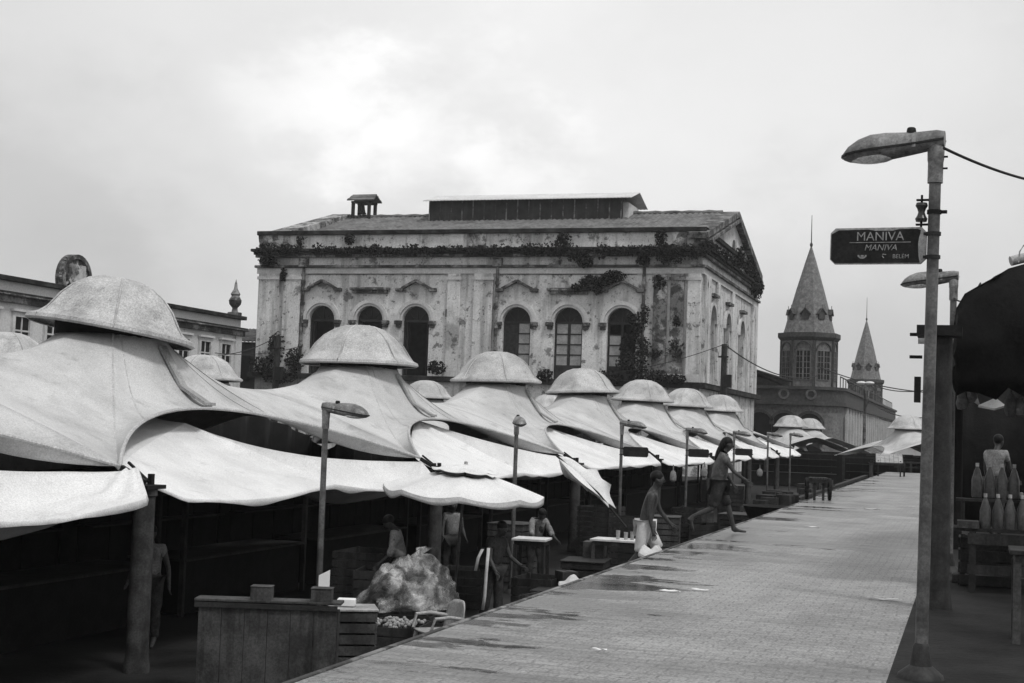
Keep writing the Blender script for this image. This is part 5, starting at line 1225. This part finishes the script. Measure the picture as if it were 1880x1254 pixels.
# ------------------------------------------------------------------ people
def person(label, loc, rz, H=1.7, lean=0, hip=(0, 0), knee=(0, 0), sh=(0, 0), elb=(10, 10), abd=(6, 6), head=0, turn=0, bulk=1.0,
           top='shirtdk', bottom='shirtdk', skin='skindk', hair='short', shirt=True, sleeve=.55, shortleg=.75, dz=0, shoes=True, side=(0, 0)):
    """local +Y is forward; angles in degrees, positive = forward swing"""
    k = H/1.7; t = thing('person', label, 'person', loc, rz)
    def rot(v, a): a = R_(a); return Vector((v.x, v.y*math.cos(a)+v.z*math.sin(a), -v.y*math.sin(a)+v.z*math.cos(a)))  # forward for +z
    V = []; E = []; RD = []
    def add(p, r, par=None):
        V.append(Vector(p)); RD.append(r if isinstance(r, tuple) else (r, r)); i = len(V)-1
        if par is not None: E.append((par, i))
        return i
    P0 = Vector((0, 0, 0)); up = lambda d: rot(Vector((0, 0, d)), lean)
    fw = rot(Vector((0, 1, 0)), lean)
    pel = add(P0, (.135*bulk, .115*bulk)); bel = add(up(.16), (.120*bulk, .105*bulk), pel); chs = add(up(.33), (.135*bulk, .115*bulk), bel); nb_ = add(up(.47), (.075, .07), chs)
    nk = add(up(.54)+fw*.01, (.05, .052), nb_)
    hd = lambda v: rot(v, lean+head)
    nkp = V[nk]; c = Matrix.Rotation(R_(turn), 3, 'Z')
    chin = add(nkp+hd(c @ Vector((0, .035, .06))), (.058, .066), nk); hm = add(nkp+hd(c @ Vector((0, .025, .135))), (.074, .092), chin); ht = add(nkp+hd(c @ Vector((0, .01, .205))), (.062, .075), hm)
    nose = add(nkp+hd(c @ Vector((0, .128, .115))), (.012, .012), hm)
    for s in (-1, 1): add(nkp+hd(c @ Vector((s*.088, .0, .12))), (.016, .012), hm)
    parts = {}
    low = 1e9
    for i, s in enumerate((-1, 1)):
        hj = add(Vector((s*.09, 0, -.06)), (.088*bulk, .095*bulk), pel)
        th = Vector((s*.015+side[i]*.2, 0, -.42)); kn = V[hj]+rot(th, -hip[i]); 
        th2 = hj; m1 = add(V[hj].lerp(kn, .5), .074*bulk, hj); kj = add(kn, .055, m1)
        an = kn+rot(Vector((0, 0, -.42)), -(hip[i]-knee[i])); cf = add(kn.lerp(an, .35), .052, kj); aj = add(an, .036, cf)
        ff = rot(Vector((0, 1, -.22)), -(hip[i]-knee[i])*.9).normalized(); hl = add(an+Vector((0, -.02, -.035)), .034, aj); toe = add(an+ff*.16+Vector((0, 0, -.03)), (.034, .024), aj)
        tip = add(an+ff*.22+Vector((0, 0, -.035)), (.026, .018), toe)
        low = min(low, an.z-.075, V[toe].z-.025)
        parts['leg%d' % i] = (hj, m1, kj, cf, aj)
        so = up(.435)+Vector((s*.165*(.5+.5*bulk), 0, 0)); sj = add(so, .062*(.6+.4*bulk), chs)
        ua = rot(Vector((s*math.sin(R_(abd[i]))*.29, 0, -.29*math.cos(R_(abd[i])))), -sh[i]); el = so+ua; um = add(so.lerp(el, .5), .046*(.6+.4*bulk), sj); ej = add(el, .037, um)
        fa = rot(Vector((s*math.sin(R_(abd[i]))*.12, 0, -.25)), -(sh[i]+elb[i])); wr = el+fa; fm = add(el.lerp(wr, .4), .036, ej); wj = add(wr, .024, fm)
        fd = fa.normalized(); sd_ = Vector((0, 1, 0)).cross(fd); sd_ = (Vector((0, 1, 0))-fd*fd.y).normalized(); pn = fd.cross(sd_)
        pa = add(wr+fd*.05, (.030, .022), wj)
        for q, ln in enumerate((.062, .078, .086, .076)):
            b = add(wr+fd*.088+sd_*(.030-.020*q), .0095, pa); m_ = add(V[b]+fd*ln*.5+pn*.006*s, .0085, b); add(V[m_]+fd*ln*.4+pn*.02*s, .007, m_)
        tbm = add(wr+fd*.04+sd_*.036, .010, wj); add(V[tbm]+fd*.045+sd_*.016, .008, tbm)
        parts['arm%d' % i] = (sj, um, ej, fm)
    lift = Vector((0, 0, -low))
    def skin_obj(name, idx, grow, mt, root, sub=1):
        mp = {v: n for n, v in enumerate(idx)}
        me = bpy.data.meshes.new(name); me.from_pydata([(V[v]+lift)*k for v in idx], [(mp[a], mp[b]) for a, b in E if a in mp and b in mp], [])
        o = bpy.data.objects.new(name, me); COL.objects.link(o); o.parent = t; me.materials.append(M[mt])
        md = o.modifiers.new('skin', 'SKIN'); md.use_smooth_shade = True; sv = me.skin_vertices[0].data
        for v in idx: sv[mp[v]].radius = ((RD[v][0]+grow)*k, (RD[v][1]+grow)*k); sv[mp[v]].use_root = (v == root)
        ms = o.modifiers.new('sub', 'SUBSURF'); ms.levels = ms.render_levels = sub+1
        bpy.context.view_layer.update(); dg = bpy.context.evaluated_depsgraph_get()
        m2 = bpy.data.meshes.new_from_object(o.evaluated_get(dg)); o.modifiers.clear(); o.data = m2; m2.materials.clear(); m2.materials.append(M[mt])
        
        if name in ('shirt', 'shorts', 'trousers'):      # cloth folds
            for v_ in m2.vertices:
                w_ = Vector((v_.co.x*16, v_.co.y*16, v_.co.z*7)); v_.co += v_.normal*(.016*mnoise.noise(w_)+.008*mnoise.noise(w_*2.3))
        m2.polygons.foreach_set('use_smooth', [True]*len(m2.polygons)); bpy.data.meshes.remove(me); return o
    skin_obj('body', list(range(len(V))), 0, skin, pel)
    if shirt: skin_obj('shirt', [pel, bel, chs, nb_]+[x for i in (0, 1) for x in parts['arm%d' % i][:2 if sleeve < .9 else 4]], .024, top, chs)
    skin_obj('shorts' if shortleg < .9 else 'trousers', [pel, bel]*0+[pel]+[x for i in (0, 1) for x in parts['leg%d' % i][:(3 if shortleg < .9 else 5)]], .028, bottom, pel)
    hp = nkp+lift; m = MB()
    HR = Matrix.Rotation(-R_(lean+head), 3, 'X') @ c
    m.ell((hp+HR @ Vector((0, -.012, .165)))*k, (.088*k, .102*k, .092*k), 16, 10, HR)
    if hair == 'long':
        m.ell((hp+HR @ Vector((0, -.075, .08)))*k, (.085*k, .06*k, .15*k), 12, 8, HR); m.ell((hp+HR @ Vector((0, -.10, -.06)))*k, (.055*k, .045*k, .16*k), 12, 8, HR)
    m.build('hair', 'hair', t)
    m = MB()
    for s in (-1, 1): m.ell((hp+HR @ Vector((s*.033, .112, .135)))*k, (.013*k, .008*k, .008*k), 8, 6); m.build('eye', 'hair', t); m = MB()
    m.ell((hp+HR @ Vector((0, .108, .055)))*k, (.026*k, .012*k, .007*k), 8, 6); m.build('mouth', 'hair', t)
    return t
pw = atZ(1316, 980, 0)
person('woman in dark top and shorts striding up onto the walkway edge', (pw.x, pw.y, 0), R_(-72), 1.57, 10, (28, -14), (12, 52), (18, 32), (14, 22), (10, 14), 8, 0, 1.16, 'shirtwn', 'shirtdk', 'skin', 'long', True, .5)
pm_ = posn(1196, 4.75)
person('shirtless man in white shorts climbing the steps', (-4.80, pm_.y, -.81), R_(-80), 1.76, 14, (32, -10), (30, 30), (22, -8), (18, 22), (12, 8), -4, 0, 1.05, 'shirtdk', 'shirtlt', 'skindk', 'short', False)
p = posn(916, 7.3); person('person in dark vest with white stripe standing by the dark crates', p, R_(-115), 1.66, 10, (6, -4), (6, 6), (22, 10), (40, 30), (10, 10), 18, 0, 1.0, 'shirtdk', 'shirtdk', 'skindk', 'short', True, .5, 1.0)
m = MB(); q = lambda px, py: atY(px, py, p.y-.35)
for pts, wd in (([(886, 1008), (878, 1024), (873, 1048)], .05), ([(897, 1006), (893, 1050), (890, 1095), (886, 1120)], .05)):
    P = [q(*a) for a in pts]; m.grid([[v+Vector((-wd/2, 0, 0)) for v in P], [v+Vector((wd/2, 0, 0)) for v in P]])
o = m.build('cloth_strip', 'shirtlt', org=q(886, 1060), solid=.01); tag(o, 'white hanging cloth strips beside the person in the dark vest', 'cloth strip')
p = posn(990, 8.6); person('stooping vendor in a grey shirt behind the thick white table', p, R_(-140), 1.62, 28, (16, 6), (10, 8), (30, 34), (30, 20), (14, 12), 22, 0, 1.05, 'shirtmd', 'shirtdk', 'skindk', 'short', True, .95, 1.0)
p = posn(745, 8.9); person('vendor in a pale shirt bending forward beside the plastic covered heap', p, R_(115), 1.70, 10, (8, 4), (4, 4), (14, 10), (30, 30), (3, 3), 34, 0, 1.08, 'shirtof', 'shirtdk', 'skindk', 'short', True, .95, 1.0)
p = posn(838, 10.0); person('vendor in a grey shirt in the shade behind the umbrella pole', p, R_(-150), 1.66, 4, (4, -2), (2, 4), (14, 20), (40, 36), (10, 10), 10, 0, 1.0, 'shirtmd', 'shirtdk', 'skindk', 'short', True, .5, 1.0)
p = posn(292, 10.4); person('person in grey shirt half hidden behind the grey pillar', p+Vector((-.55, .9, 0)), R_(-160), 1.62, 6, (4, -4), (4, 4), (6, 18), (16, 28), (20, 10), 8, 0, 1.1, 'shirtmd', 'shirtdk', 'skindk', 'short', True, .5, 1.0)
p = at(1828, 812, 24.5); person('person in white shirt with shoulder strap at the right hand stall', (p.x, p.y, .0), R_(-25), 1.68, 6, (4, -4), (4, 4), (10, 16), (30, 40), (10, 10), 14, 0, 1.05, 'shirtof', 'shirtdk', 'skindk', 'short', True, .5, 1.0)

# ------------------------------------------------------------------ air
HAZE = .0003
m = MB(); m.bb((-330, -30, FLOOR-1), (230, 420, 60)); hz = m.build('haze', 'black'); hz['kind'] = 'stuff'
hm_ = bpy.data.materials.new('haze'); hm_.use_nodes = True; ht_ = hm_.node_tree
for n in list(ht_.nodes): ht_.nodes.remove(n)
ho = ht_.nodes.new('ShaderNodeOutputMaterial'); pv = ht_.nodes.new('ShaderNodeVolumePrincipled'); pv.inputs['Color'].default_value = (.9, .9, .9, 1); pv.inputs['Density'].default_value = HAZE
ht_.links.new(pv.outputs[0], ho.inputs['Volume']); hz.data.materials.clear(); hz.data.materials.append(hm_)
S.cycles.volume_bounces = 0; S.cycles.max_bounces = 6; S.cycles.diffuse_bounces = 3
